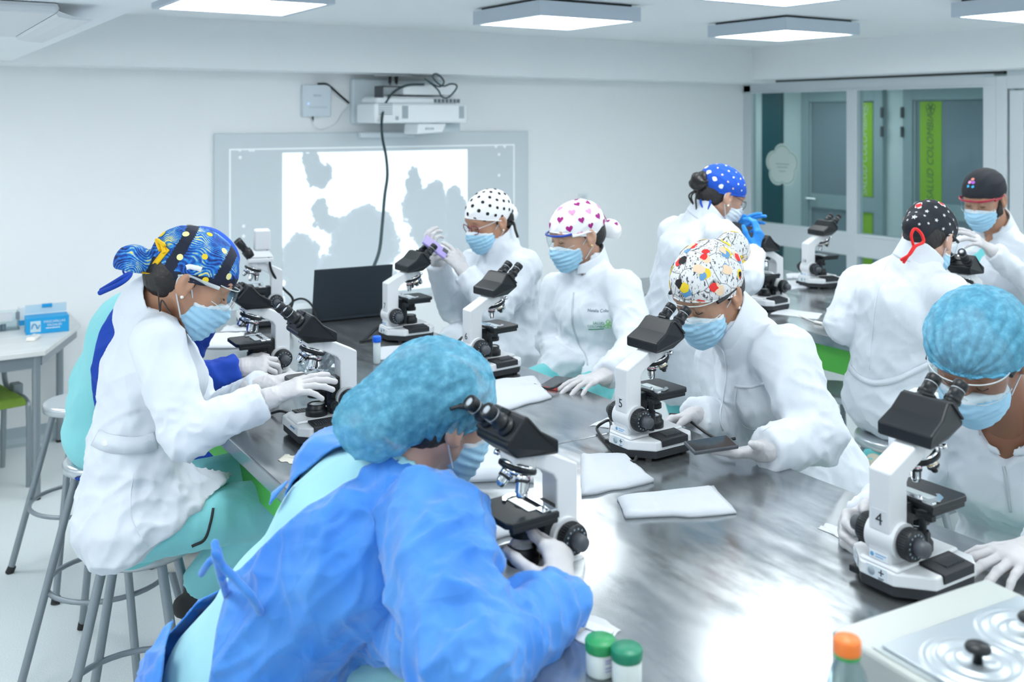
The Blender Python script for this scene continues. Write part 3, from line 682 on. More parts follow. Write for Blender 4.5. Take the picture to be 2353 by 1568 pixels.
def plates(t):
    LB = mat('plate_pale_blue', (.60, .68, .74), .4)
    o = MB().box((-.022, -.0992, .067), (.020, -.0978, .081)).obj('maker_label', t, mat('plate_white', (.75, .80, .85), .4))
    MB().cyl((-.016, -.0998, .074), (-.016, -.099, .074), .0045, n=10).obj('emblem', o, mat('emblem_blue', (.12, .35, .62), .5))
    MB().box((-.008, -.0995, .0755), (.017, -.099, .0775)).box((-.008, -.0995, .0705), (.010, -.099, .0725)).obj('print', o, MATS['emblem_blue'])
    o = MB().box((-.024, -.1082, .032), (.024, -.1070, .056), ).obj('asset_label', t, LB)
    MB().lathe([(0, 0), (.0085, 0), (.0085, .0004), (0, .0004)], (-.011, -.1083, .044), (0, -1, 0), 20).obj('seal', o, mat('seal_grey', (.30, .38, .42), .5))
    MB().cbox((.012, -.1085, .047), (.012, .0004, .0022)).cbox((.012, -.1085, .047), (.0022, .0004, .012)).cbox((.012, -.1085, .036), (.014, .0004, .0012)).cbox((.011, -.1085, .0335), (.010, .0004, .001)).obj('cross_mark', o, INK)
    M2 = frame((-.069, -.0825, .044), (-.058, .053, 0), (0, 0, 1))
    M2 = frame((-.0695, -.0818, .044), (.058, -.053, 0), (0, 0, 1))
    o = MB().box((-.024, -.010, 0), (.024, .010, .0008), M2).obj('rating_label', t, LB)
    pl = MB()
    for k, w in enumerate((.040, .030, .018)): pl.box((-.021, .0055-k*.006, .0008), (-.021+w, .0065-k*.006, .0011), M2)
    pl.box((.015, -.008, .0008), (.020, -.0065, .0011), M2); pl.obj('print', o, mat('plate_print', (.2, .26, .31), .6))
    pg = MB(); pg.cbox((-.066, -.082, .019), (.03, .016, .014), Matrix.Translation((0, 0, 0))).obj('power_socket', t, BLACK, bevel=.003)
def power_cord(pts, label, plug=None):
    return cable('power_cord', pts, .0042, label, BLACK, 8, group='microscope power cords')

R = math.radians
s4 = microscope(onz(2092, 1336, 1.0), R(-90), 'microscope numbered 4 in front of the woman with the pleated light blue cap', '4')
scope0_children = [c for c in scope0.children]
sc = {4: s4}
for key, px, py, rz, label in (
    (5, 1487, 1034, -88, 'white and black microscope numbered 5 with its power cord looping on the bench'),
    (6, 1121, 857, -84, 'white and black microscope numbered 6 with an unused eyepiece, beside the folded wipes'),
    (7, 932, 777, -90, 'white and black microscope numbered 7 standing next to the laptop'),
    (14, 1880, 658, -97, 'white and black microscope numbered 14 at the back bench near the glass'),
    ('C', 1220, 1360, 92, 'microscope used by the person in the crinkled blue gown'),
    ('A', 742, 1000, 88, 'microscope with both white gloves of the woman in the fitted coat on its stage'),
    ('B', 598, 893, 88, 'microscope with a royal blue sleeve reaching to its base'),
    ('H', 1762, 708, 95, 'microscope on the back bench under the phone held in blue gloves'),
    ('I', 2222, 782, 100, 'microscope half hidden behind the woman with the red cap ribbon')):
    sc[key] = microscope(onz(px, py, 1.0), R(rz), label)
sc[2] = microscope(onz(598, 745, 1.0), R(78), 'microscope numbered 2 with a white camera tower on top, by the board', camera=True)
for k in (4, 5, 6, 7, 14): sticker(sc[k], str(k)); plates(sc[k])
side_sticker(sc[2], '2')
for k in ('A', 'C', 'B'):   # maker print on the front of the base
    MB().box((-.045, .1020, .043), (-.008, .1026, .048)).obj('maker_print', sc[k], mat('print_blue', (.1, .3, .55), .5))

# ------------------------------------------------------------------ things on the benches
def drape(corners, thick, res=14, rough=.004, seed=0, up=(0, 0, 1)):
    """soft slab over a quad: rounded edge, small random relief"""
    rng = np.random.RandomState(seed); a, b_, c, d = [np.array(v) for v in corners]
    f = rng.rand(6, 6)
    mb = MB(); vs = []; n = res+1
    def rel(u, v):
        x, y = u*4.99, v*4.99; i, j = int(x), int(y); x -= i; y -= j
        x = x*x*(3-2*x); y = y*y*(3-2*y)
        return f[i, j]*(1-x)*(1-y)+f[i+1, j]*x*(1-y)+f[i, j+1]*(1-x)*y+f[i+1, j+1]*x*y
    for j in range(n):
        for i in range(n):
            u, v = i/res, j/res; p = a*(1-u)*(1-v)+b_*u*(1-v)+c*u*v+d*(1-u)*v
            e = min(u, 1-u, v, 1-v); h = thick*min(1, .45+e*res*.5) + rough*(rel(u, v)-.5)*2*min(1, e*8+.3)
            wob = .003*(rel(v, u)-.5)*4
            vs.append((p[0]+wob, p[1]+wob, p[2]+max(h, .001)))
    m = n*n
    vs += [(v[0], v[1], corners[0][2]+.0008) for v in vs[:m]]
    fs = [(j*n+i, j*n+i+1, (j+1)*n+i+1, (j+1)*n+i) for j in range(res) for i in range(res)]
    fs += [tuple(q+m for q in f_[::-1]) for f_ in fs]
    bd = [i for i in range(n)]+[k*n+n-1 for k in range(1, n)]+[m-1-i for i in range(1, n)]+[(n-1-k)*n for k in range(1, n-1)]
    fs += [(bd[i], m+bd[i], m+bd[(i+1) % len(bd)], bd[(i+1) % len(bd)]) for i in range(len(bd))]
    area = sum(vs[bd[i]][0]*vs[bd[(i+1) % len(bd)]][1]-vs[bd[(i+1) % len(bd)]][0]*vs[bd[i]][1] for i in range(len(bd)))
    if area < 0: fs = [f_[::-1] for f_ in fs]
    mb.add(vs, fs, True); return mb
def wipe(px4, thick, label, name='folded_wipe', seed=1, m=None, group='folded white wipes on the benches', cat='wipe', z=1.0, rough=.004):
    o = drape([onz(x, y, z) for x, y in px4], thick, seed=seed, rough=rough).obj(name, m=m or WIPE)
    return tag(o, label, cat, group)
wipe([(1120, 957), (1112, 880), (1228, 868), (1268, 916)], .016, 'white folded wipe pack lying next to the red phone', seed=2, rough=.006)
wipe([(1336, 1142), (1333, 1056), (1435, 1050), (1502, 1112)], .018, 'white crumpled wipe pack behind the arm of the blue-gowned person\'s microscope', seed=3, rough=.008)
wipe([(1437, 1197), (1418, 1148), (1640, 1122), (1692, 1182)], .014, 'flat white folded wipe alone in the middle of the bench', seed=4)
wipe([(1000, 1110), (985, 1055), (1130, 1030), (1228, 1108)], .030, 'white wipe pack under the mask of the blue-gowned person', seed=5, rough=.006)
wipe([(1095, 1250), (1090, 1185), (1170, 1165), (1205, 1228)], .020, 'white wipe behind the stage of the blue-gowned person\'s microscope', seed=6, rough=.006)
wipe([(862, 828), (872, 800), (985, 790), (1000, 830)], .008, 'white wipe pack beside the blue-capped tube', seed=7)
wipe([(1006, 800), (1010, 790), (1050, 790), (1048, 801)], .006, 'small white folded sheet in front of microscope 7', seed=8)
wipe([(1688, 668), (1692, 650), (1745, 643), (1752, 662)], .010, 'white wipe pack behind the microscope under the held phone', seed=9)
wipe([(1795, 668), (1790, 650), (1838, 645), (1862, 662)], .008, 'white wipe pack between the two back-bench microscopes', seed=10)
wipe([(1808, 640), (1806, 632), (1840, 630), (1845, 642)], .01, 'small white wipe by the base of microscope 14', seed=11)
wipe([(1770, 722), (1790, 708), (1890, 722), (1878, 735)], .003, 'white paper sheet at the edge of the back bench', 'paper_sheet', 12, PAPER, None, 'paper', rough=.002)
wipe([(450, 802), (470, 770), (560, 768), (560, 800)], .012, 'white paper pad behind the masked woman\'s chin', 'paper_pad', 13, PAPER, None, 'paper')
wipe([(505, 764), (520, 750), (572, 748), (568, 762)], .006, 'white sheet by the base of microscope 2', 'paper_sheet', 14, PAPER, None, 'paper')
wipe([(637, 1060), (655, 1044), (700, 1050), (690, 1068)], .002, 'torn cream paper scrap near the bench edge', 'paper_scrap', 15, mat('cream_paper', (.78, .76, .66), .8), None, 'paper', rough=.001)
wipe([(1355, 979), (1400, 958), (1440, 965), (1400, 984)], .003, 'small white paper beside microscope 5', 'paper_sheet', 16, PAPER, None, 'paper', rough=.001)
t = tag(drape([onz(x, y, 1.0) for x, y in ((1262, 1448), (1330, 1400), (1428, 1446), (1380, 1496))], .002, seed=17, rough=.0015).obj('paper_packet', m=PAPER), 'thin white paper packet under the blue-gowned elbow', 'paper')
Mp = frame(onz(1372, 1444, 1.0042), onz(1428, 1458, 1.0042)-onz(1345, 1428, 1.0042), onz(1400, 1425, 1.0042)-onz(1380, 1480, 1.0042))
MB().box((-.03, -.012, 0), (.03, .012, .0004), Mp).obj('printed_box', t, mat('pale_print', (.72, .78, .84), .8))
wipe([(1878, 1216), (1900, 1205), (1990, 1238), (1968, 1254)], .002, 'white paper sheet under the gloved hand at microscope 4', 'paper_sheet', 18, PAPER, None, 'paper', rough=.001)

def jar(px, py, label, full, r=.0245, h=.052, capm=None):
    p = onz(px, py, 1.0); t = thing('sample_jar', label, 'jar', p, 0.3, 'green-capped sample jars')
    MB().lathe([(0, .001), (r*.92, .001), (r*.97, .004), (r*.97, h-.012), (r*.9, h-.01), (0, h-.01)], n=32).obj('body', t, mat('jar_plastic', (.70, .78, .76), .25))
    MB().lathe([(0, h-.014), (r, h-.014), (r*1.04, h-.012), (r*1.04, h+.001), (r*.98, h+.004), (0, h+.0045)], n=36).obj('lid', t, capm)
    if full:
        lb = MB(); n = 14
        for i in range(n):
            a = -1.35+i*.13+.9
            lb.add([], [])
        pts = [(-2.35+i*.1) for i in range(13)]
        lb.add([(r*.985*math.cos(a), r*.985*math.sin(a), zz) for zz in (.008, .036) for a in pts], [(i, i+1, 14+i, 13+i) for i in range(12)], True)
        lo = lb.obj('label', t, PAPER)
        mk = MB()
        for zz, a0, a1 in ((.030, -2.2, -1.7), (.026, -2.2, -1.8), (.018, -2.2, -1.6), (.013, -2.2, -1.75)):
            k = 6; mk.add([(r*.992*math.cos(a0+(a1-a0)*i/k), r*.992*math.sin(a0+(a1-a0)*i/k), zz+dz) for dz in (0, .002) for i in range(k+1)], [(i, i+1, k+2+i, k+1+i) for i in range(k)], True)
        mk.obj('print', lo, mat('print_violet', (.2, .2, .45), .6))
    return t
jar(1380, 1547, 'sample jar with bright green lid and a printed white label', True, capm=mat('lid_green', (.02, .30, .10), .4))
jar(1440, 1568, 'sample jar with darker green lid and no label', False, capm=mat('lid_teal_green', (.01, .22, .12), .4))
p = onz(1913, 738, 1.0); t = thing('sample_jar', 'small sample jar with teal lid at the back bench edge', 'jar', p)
MB().lathe([(0, 0), (.015, 0), (.016, .003), (.016, .04), (0, .042)], n=20).obj('body', t, MATS['jar_plastic']); MB().lathe([(0, .038), (.018, .038), (.018, .052), (0, .053)], n=20).obj('lid', t, mat('lid_aqua', (.02, .42, .32), .4))
p = onz(866, 836, 1.0); t = thing('sample_tube', 'clear sample tube with bright blue cap standing on the bench', 'tube', p)
MB().lathe([(0, 0), (.011, .001), (.0135, .006), (.0135, .085), (0, .086)], n=24).obj('body', t, mat('tube_plastic', (.62, .72, .74), .2, alpha=.8))
MB().lathe([(0, .080), (.0155, .080), (.016, .082), (.016, .098), (.0145, .101), (0, .1015)], n=28).obj('cap', t, mat('cap_blue', (.0, .12, .72), .4))
# red phone with its cable
t = thing('phone', 'dark phone in a red case lying beside the gloved hand', 'phone', onz(1278, 884, 1.0), R(-58))
MB().box((-.036, -.075, 0), (.036, .075, .009)).obj('case', t, mat('red_case', (.62, .07, .06), .4), bevel=.004)
MB().box((-.032, -.070, .0088), (.032, .070, .0098)).obj('screen', t, mat('dark_screen', (.03, .035, .04), .08), bevel=.002)
cable('phone_cable', [onz(1228, 884, 1.012), onz(1250, 892, 1.012), onz(1268, 893, 1.014), onz(1290, 882, 1.018), onz(1312, 886, 1.01), onz(1330, 883, 1.006), onz(1350, 880, 1.006)], .0042, 'black cable crossing the red phone')
# laptop
LBK = mat('laptop_black', (.018, .028, .038), .45)
q0, q1 = onz(742, 741, 1.0), onz(872, 728, 1.0)
t = thing('laptop', 'open black laptop seen from behind its tilted screen', 'laptop', (q0+q1)/2, math.atan2((q1-q0).y, (q1-q0).x)); hw = (q1-q0).length/2+.05
MB().box((-hw, 0, .004), (hw, .24, .020)).obj('keyboard_base', t, LBK, bevel=.003)
Ml = Matrix.Translation((0, .004, .018)) @ Matrix.Rotation(R(10), 4, 'X')
MB().box((-hw, -.006, 0), (hw, .002, .225), Ml).obj('screen_lid', t, LBK, bevel=.003)
MB().box((-hw+.01, .0022, .012), (hw-.01, .003, .215), Ml).obj('display', t, mat('display', (.1, .12, .15), .2, emit=((.6, .75, .9), .5)))
tag(drape([onz(x, y, 1.001) for x, y in ((728, 732), (735, 716), (760, 714), (764, 728))], .010, res=6, rough=.001, seed=3).obj('pink_notepad', m=mat('pink_paper', (.75, .16, .24), .7)), 'small pink notepad beside the laptop', 'notepad')
cable('camera_cable', [W(606, 562, 4.40), W(612, 570, 4.36), W(618, 595, 4.34), W(625, 625, 4.35), W(648, 660, 4.4), W(672, 686, 4.42), W(668, 712, 4.40), W(664, 735, 4.42)], .0055, 'black cable hanging from the microscope camera')
cable('tangled_cable', [onz(655, 712, 1.03), W(678, 690, 4.42), W(700, 688, 4.4), W(718, 704, 4.38), W(726, 728, 4.36), onz(735, 742, 1.006), onz(700, 738, 1.006), onz(672, 727, 1.02), onz(690, 732, 1.006), onz(725, 738, 1.006), onz(760, 732, 1.006)], .0048, 'black cords tangled between the camera microscope and the laptop')
power_cord([onz(975, 772, 1.02), onz(940, 776, 1.006), onz(905, 768, 1.006), onz(872, 752, 1.006), onz(850, 768, 1.006), onz(836, 782, 1.006), onz(828, 785, 1.006), onz(870, 779, 1.006)], 'black power cord lying around microscope 7')
s5 = sc[5]; l5 = Vector(s5.location)
power_cord([l5+Vector((-.098, -.075, .02)), l5+Vector((-.118, -.085, .014)), onz(1436, 1054, 1.008), onz(1415, 1040, 1.006), onz(1388, 1010, 1.006), onz(1372, 988, 1.008), onz(1380, 975, 1.02), onz(1402, 968, 1.02), l5+Vector((-.05, .095, .012))], 'black power cord curling around the corner of microscope 5')
power_cord([onz(1690, 1008, 1.035), onz(1660, 1012, 1.03), onz(1630, 1000, 1.028), onz(1585, 968, 1.03), onz(1562, 955, 1.02), onz(1540, 952, 1.012)], 'black cable running to the phone held palm-up')
power_cord([onz(1925, 655, 1.006), onz(1905, 662, 1.006), onz(1880, 655, 1.006), onz(1862, 642, 1.01), onz(1845, 640, 1.02), onz(1830, 648, 1.01)], 'black power cord in front of microscope 14')
power_cord([onz(625, 950, 1.006), onz(645, 945, 1.02), onz(662, 950, 1.01), onz(680, 958, 1.006)], 'black power cord arching by the white sleeve')
# crumpled clear bag behind the stage of microscope A
bm = bmesh.new(); bmesh.ops.create_icosphere(bm, subdivisions=4, radius=1); rng = random.Random(5)
from mathutils import noise as mnoise
for v in bm.verts:
    q = v.co.copy(); r_ = 1+.35*mnoise.noise(q*2.1)+.22*abs(mnoise.noise(q*5.3))-.12*abs(mnoise.noise(q*11))
    v.co = Vector((q.x*.085*r_, q.y*.10*r_, max(0, (q.z*.6+.55))*.085*r_))
me = bpy.data.meshes.new('plastic_bag'); bm.to_mesh(me); bm.free(); me.materials.append(BAG)
o = link(bpy.data.objects.new('plastic_bag', me)); o.location = onz(748, 888, 1.001); tag(o, 'crumpled clear plastic bag behind a microscope stage', 'bag')
# swab and small pieces on the far bench
o = tag(MB().cyl(onz(1835, 725, 1.004), onz(1876, 742, 1.004), .0025, n=8).cyl(onz(1872, 740, 1.006), onz(1890, 744, 1.006), .006, n=10).obj('swab', m=PEARL), 'white swab stick lying at the back bench edge', 'swab')
tag(drape([onz(x, y, 1.0) for x, y in ((2262, 709), (2300, 698), (2380, 702), (2370, 716))], .012, seed=21).obj('teal_cloth', m=TEAL), 'folded teal cloth on the back bench', 'cloth')
tag(MB().cyl(onz(2322, 733, 1.008), onz(2352, 736, 1.008), .007, n=10).obj('pipette_tip', m=PEARL, bevel=.002), 'small white plastic piece on the back bench', 'pipette')

# water bath in the near corner
A0, A1, A2 = onz(1908, 1446, 1.145), onz(2266, 1328, 1.145), onz(2380, 1382, 1.145)
ux = (A1-A0); L1 = ux.length; ux.normalize(); uy = Vector((-ux.y, ux.x, 0)); uy = uy if uy.dot(A2-A1) > 0 else -uy
ang = math.atan2(ux.y, ux.x)
t = thing('water_bath', 'white laboratory water bath with ringed metal lids and black knobs', 'water bath', (A0.x, A0.y, 1.0), ang); L2 = -.42
MB().box((0, L2, .012), (L1+.0, 0, .145)).obj('housing', t, OFFW, bevel=.006)
MB().box((.012, L2+.01, .145), (L1-.012, -.068, .1475)).obj('rim_strip', t, mat('strip_steel', (.5, .55, .56), .3, .6))
MB().box((.022, L2+.015, .1475), (L1-.02, -.075, .152)).obj('lid_plate', t, mat('lid_steel', (.50, .56, .60), .30, .55), bevel=.002)
for x, y in ((.012, -.16), (.012, -.3)): MB().cyl((0-.002, y, .06), (0, y, .06), .006, n=12).obj('screw', t, CHROME)
def lid_at(px, py):
    v = Matrix.Rotation(-ang, 3, 'Z') @ (onz(px, py, 1.155)-A0); return (v.x, v.y)
for cx, cy in (lid_at(2247, 1522), lid_at(2368, 1452)):
    ld = MB(); ld.lathe([(0, .001), (.022, .001), (.026, .0045), (.034, .0045), (.038, .0015), (.046, .0015), (.050, .0050), (.058, .0050), (.062, .0015), (.068, .0015), (.072, .003), (.076, .0)], (cx, cy, .152), n=48)
    lo = ld.obj('ringed_lid', t, MATS['lid_steel'])
    MB().lathe([(0, .002), (.007, .002), (.006, .013), (.010, .017), (.0165, .019), (.0175, .023), (.015, .027), (0, .028)], (cx, cy, .152), n=28).obj('knob', lo, BLACK)
for x, y in ((.03, -.03), (L1-.03, -.03), (.03, L2+.03), (L1-.03, L2+.03)): MB().cyl((x, y, 0), (x, y, .013), .012, n=12).obj('foot', t, RUBBER)
# orange-capped bottle
d_ = 1.29; p = W(1947, 1500, d_); t = thing('bottle', 'clear plastic bottle with an orange and green cap in front of the water bath', 'bottle', (p.x, p.y, 1.0)); zt = p.z+.012-1.0
MB().lathe([(0, 0), (.030, .001), (.032, .006), (.032, zt-.085), (.030, zt-.07), (.022, zt-.035), (.0145, zt-.02), (.0135, zt-.004), (.0125, zt-.004), (.0125, zt-.02), (.020, zt-.035), (.028, zt-.072), (.030, zt-.09), (.030, .008), (0, .006)], n=36).obj('body', t, BOTTLE)
MB().lathe([(0, zt-.017), (.0165, zt-.017), (.0172, zt-.015), (.0172, zt-.012), (0, zt-.012)], n=30).obj('cap_ring', t, mat('ring_green', (.02, .33, .08), .4))
MB().lathe([(0, zt-.012), (.0172, zt-.012), (.0175, zt-.010), (.0172, zt+.004), (.0155, zt+.007), (0, zt+.008)], n=36).obj('cap', t, mat('cap_orange', (.85, .20, .03), .4))

# ------------------------------------------------------------------ desk in the corner
dw, nt, b = nodes_of('desk_laminate', .4)
tc = nd(nt, 'ShaderNodeTexCoord'); mp = nd(nt, 'ShaderNodeMapping'); mp.inputs['Scale'].default_value = (2, 30, 2); n1 = nd(nt, 'ShaderNodeTexNoise', Scale=3.0, Detail=4.0)
nt.links.new(tc.outputs['Object'], mp.inputs[0]); nt.links.new(mp.outputs[0], n1.inputs['Vector']); r1 = ramp(nt, [(.3, (.60, .63, .62)), (.7, (.72, .745, .74))]); nt.links.new(n1.outputs['Fac'], r1.inputs[0]); nt.links.new(r1.outputs[0], b.inputs['Base Color'])
p1, p2 = onz(104, 806, .745), onz(186, 744, .745)
t = thing('desk', 'pale wood-grain desk with grey tube legs against the wall', 'desk', (p1.x, p1.y, 0)); X0, Y0 = p1.x, p1.y
poly = [(-1.6, 0), (0, 0), (p2.x-X0, p2.y-Y0), (p2.x-X0, 6.43-Y0), (-1.6, 6.43-Y0)]
MB().prism(poly, .72, .745).obj('desk_top', t, dw, bevel=.003)
MB().box((-1.5, .03, .655), (-.03, .06, .72)).obj('apron', t, STEELD, bevel=.002)
dv = Vector((p2.x-X0, p2.y-Y0, 0)); Mr = frame((-.02, .045, 0), dv, (-dv.y, dv.x, 0))
MB().box((0, -.012, .665), (dv.length-.02, .012, .72), Mr).obj('apron', t, STEELD, bevel=.002)
for x, y in ((-.035, .045), (p2.x-X0-.06, 6.38-Y0), (-1.5, .045), (-1.5, 6.38-Y0)):
    MB().cyl((x, y, .012), (x, y, .72), .020, n=18).obj('leg', t, STEELD); MB().cyl((x, y, 0), (x, y, .014), .021, n=18).obj('foot_cap', t, RUBBER)
# glove and mask box
CB = mat('carton_blue', (.01, .33, .68), .5); CBL = mat('carton_light', (.52, .68, .76), .6)
p = onz(110, 766, .745); t = thing('mask_box', 'bright blue face mask box with its flap open on the desk', 'box', p, R(-2))
wv_ = .105
MB().box((-wv_, 0, 0), (wv_, .11, .088)).obj('carton', t, CB, bevel=.002)
MB().box((-wv_+.002, .105, .088), (wv_-.002, .108, .135), Matrix.Rotation(R(4), 4, 'X')).obj('flap', t, CBL)
MB().box((-.02, .1, .118), (.03, .112, .136), Matrix.Rotation(R(4), 4, 'X')).obj('tab', t, CB)
MB().box((-.085, -.0012, .012), (-.035, 0, .07)).obj('picture_panel', t, CBL)
MB().tube(spline([(-.08, -.002, .03), (-.07, -.002, .055), (-.058, -.002, .05), (-.05, -.002, .03), (-.04, -.002, .05)], 5), .0035, 5).obj('drawing', t, MATS['emblem_blue'])
TW = mat('carton_white', (.75, .83, .88), .6)
text('lettering', 'MASCARILLAS', .017, frame((.033, -.001, .062), (1, 0, 0), (0, 0, 1)), TW, t)
text('lettering', 'FACIALES', .017, frame((.033, -.001, .043), (1, 0, 0), (0, 0, 1)), TW, t)
MB().box((-.01, -.0012, .026), (.06, 0, .03)).obj('print_line', t, TW)
p = onz(78, 756, .745); t = thing('paper_carton', 'white carton with blue edges behind the blue mask box', 'box', p+Vector((0, .13, 0)))
MB().box((-.06, 0, 0), (.17, .05, .10)).obj('carton', t, TW, bevel=.002); MB().box((-.061, -.001, 0), (.171, .049, .03)).obj('band', t, CB)
p = onz(76, 780, .745); t = thing('remote', 'small white hand remote lying in front of the blue box', 'remote', p, R(-20))
MB().prism([(-.028, -.05), (.02, -.055), (.03, .05), (-.018, .055)], 0, .02, scale_top=.85).obj('body', t, PEARL, bevel=.006)
bt = MB()
for i in range(3): MB().cyl((0, -.03+i*.028, .019), (0, -.03+i*.028, .023), .007, n=10).obj('button', t, mat('remote_grey', (.6, .64, .66), .5))
p = onz(10, 762, .745); t = thing('storage_tray', 'clear plastic storage tray with a grey clip on the desk', 'tray', p)
tb = MB(); w_ = .075
for a, c in (((-w_, 0, 0), (w_, .11, .004)), ((-w_, 0, .004), (w_, .004, .095)), ((-w_, .106, .004), (w_, .11, .095)), ((-w_, .004, .004), (-w_+.004, .106, .095)), ((w_-.004, .004, .004), (w_, .106, .095))): tb.box(a, c)
tb.obj('tray_body', t, CLEAR)
MB().box((w_-.02, -.004, .06), (w_, .0, .10)).obj('clip', t, STEELD); MB().box((-.05, -.006, .055), (.04, -.001, .10)).obj('paper_label', t, PAPER)
MB().cyl((-.05, .05, .006), (-.05, .05, .125), .03, n=20).obj('cup', t, mat('cup_grey', (.35, .4, .45), .4))
# green chair tucked by the desk
p = onz(15, 1030, 0); pc = W(12, 905, 5.25)
t = thing('desk_chair', 'grey-framed chair with a green seat tucked under the desk', 'chair', (pc.x-.16, pc.y-.02, 0), R(12))
MB().prism([(-.21, -.21), (.21, -.21), (.21, .21), (-.21, .21)], .42, .465, scale_top=.94).obj('seat', t, mat('green_fabric', (.20, .34, .04), .8), bevel=.015)
MB().box((-.205, .17, .56), (.205, .20, .78)).obj('backrest', t, mat('mesh_grey', (.16, .2, .23), .6), bevel=.012)
for sx in (-1, 1):
    MB().tube(spline([(sx*.215, -.20, 0), (sx*.215, -.20, .36), (sx*.215, -.15, .44), (sx*.215, .12, .45), (sx*.215, .18, .56), (sx*.215, .19, .78)], 6), .014, 10).obj('side_frame', t, STEELD)
    MB().tube([(sx*.215, .2, 0), (sx*.215, .17, .44)], .014, 10).obj('leg', t, STEELD)
    MB().box((sx*.215-.025, -.05, .445), (sx*.215+.025, .02, .50)).obj('frame_joint', t, STEELD, bevel=.006)
# ------------------------------------------------------------------ soft-body modelling (distance fields -> one closed surface)
def V3(v): return np.array(v, dtype=np.float32)
def unit(v):
    v = np.array(v, dtype=np.float64); return v/np.linalg.norm(v)
class Field:
    """list of blended volumes; mesh() returns vertices and quads of the surface"""
    def __init__(s): s.ops = []
    def ball(s, c, r, k=.02, sub=False): return s.ell(c, (r, r, r), None, k, sub)
    def ell(s, c, r, R=None, k=.02, sub=False):
        s.ops.append(('e', V3(c), V3(r), None if R is None else np.array(R, dtype=np.float32), k, sub)); return s
    def cone(s, a, b, ra, rb, k=.02, sub=False):
        s.ops.append(('c', V3(a), V3(b), (ra, rb), k, sub)); return s
    def slab(s, a, b, wa, wb, side, k=.03, sub=False):
        """tapered limb with elliptical section: wa=(half width along side, half depth)"""
        s.ops.append(('s', V3(a), V3(b), wa, wb, V3(unit(side)), k, sub)); return s
    def chain(s, pts, rs, k=.015):
        for i in range(len(pts)-1): s.cone(pts[i], pts[i+1], rs[i], rs[i+1], k)
        return s
    def cut(s, p, n, rad=None):
        """remove everything on the +n side of the plane, within rad of p"""
        s.ops.append(('p', V3(p), V3(unit(n)), rad)); return s
    def bbox(s, op, m):
        if op[0] == 'e': r = float(max(op[2])); return op[1]-r-m, op[1]+r+m
        if op[0] == 'c': r = max(op[3]); return np.minimum(op[1], op[2])-r-m, np.maximum(op[1], op[2])+r+m
        if op[0] == 's': r = max(max(op[3]), max(op[4])); return np.minimum(op[1], op[2])-r-m, np.maximum(op[1], op[2])+r+m
    def dist(s, op, P):
        if op[0] == 'e':
            q = P-op[1]
            if op[3] is not None: q = q @ op[3].T
            r = op[2]; k0 = np.linalg.norm(q/r, axis=-1); k1 = np.linalg.norm(q/(r*r), axis=-1)
            return k0*(k0-1)/np.maximum(k1, 1e-6)
        if op[0] == 'c':
            a, b, (ra, rb) = op[1], op[2], op[3]; ba = b-a; q = P-a
            h = np.clip((q @ ba)/max(float(ba @ ba), 1e-9), 0, 1)
            return np.linalg.norm(q-h[..., None]*ba, axis=-1)-(ra+(rb-ra)*h)
        if op[0] == 's':
            a, b, wa, wb, sd = op[1], op[2], op[3], op[4], op[5]; ba = b-a; L = float(np.linalg.norm(ba)); t = ba/L
            sd = sd-t*float(sd @ t); sd = sd/np.linalg.norm(sd); n = np.cross(t, sd); q = P-a
            y = q @ t; h = np.clip(y/L, 0, 1); y = y-h*L
            w = wa[0]+(wb[0]-wa[0])*h; d = wa[1]+(wb[1]-wa[1])*h; mn = np.minimum(w, d)
            e = np.sqrt(((q @ sd)/w)**2+((q @ n)/d)**2+(y/mn)**2)
            return (e-1)*mn
    def mesh(s, h):
        los, his = zip(*[s.bbox(o, 0) for o in s.ops if o[0] != 'p' and not o[-1]])
        lo = np.min(los, axis=0)-3*h; hi = np.max(his, axis=0)+3*h
        n = np.ceil((hi-lo)/h).astype(int)+1
        F = np.full(tuple(n), .2, dtype=np.float32)
        ax = [lo[i]+h*np.arange(n[i], dtype=np.float32) for i in range(3)]
        for op in s.ops:
            if op[0] == 'p':
                p, nn, rad = op[1], op[2], op[3]
                if rad is None: i0, i1 = np.zeros(3, int), n
                else:
                    i0 = np.clip(np.floor((p-rad-lo)/h).astype(int), 0, n); i1 = np.clip(np.ceil((p+rad-lo)/h).astype(int)+1, 0, n)
                if np.any(i1 <= i0): continue
                G = np.stack(np.meshgrid(*[ax[i][i0[i]:i1[i]] for i in range(3)], indexing='ij'), -1)
                sl = tuple(slice(i0[i], i1[i]) for i in range(3)); d = (G-p) @ nn
                if rad is not None: d = np.minimum(d, rad*.98-np.linalg.norm(G-p, axis=-1))
                F[sl] = np.maximum(F[sl], d); continue
            k, sub = op[-2], op[-1]
            a, b = s.bbox(op, k+2.5*h)
            i0 = np.clip(np.floor((a-lo)/h).astype(int), 0, n); i1 = np.clip(np.ceil((b-lo)/h).astype(int)+1, 0, n)
            if np.any(i1 <= i0): continue
            G = np.stack(np.meshgrid(*[ax[i][i0[i]:i1[i]] for i in range(3)], indexing='ij'), -1)
            sl = tuple(slice(i0[i], i1[i]) for i in range(3)); A = F[sl]; D = s.dist(op, G).astype(np.float32)
            if sub:
                D = -D; hh = np.maximum(k-np.abs(A-D), 0)/k; F[sl] = np.maximum(A, D)+hh*hh*k*.25
            else:
                hh = np.maximum(k-np.abs(A-D), 0)/k; F[sl] = np.minimum(A, D)-hh*hh*k*.25
        return nets(F, lo, h)
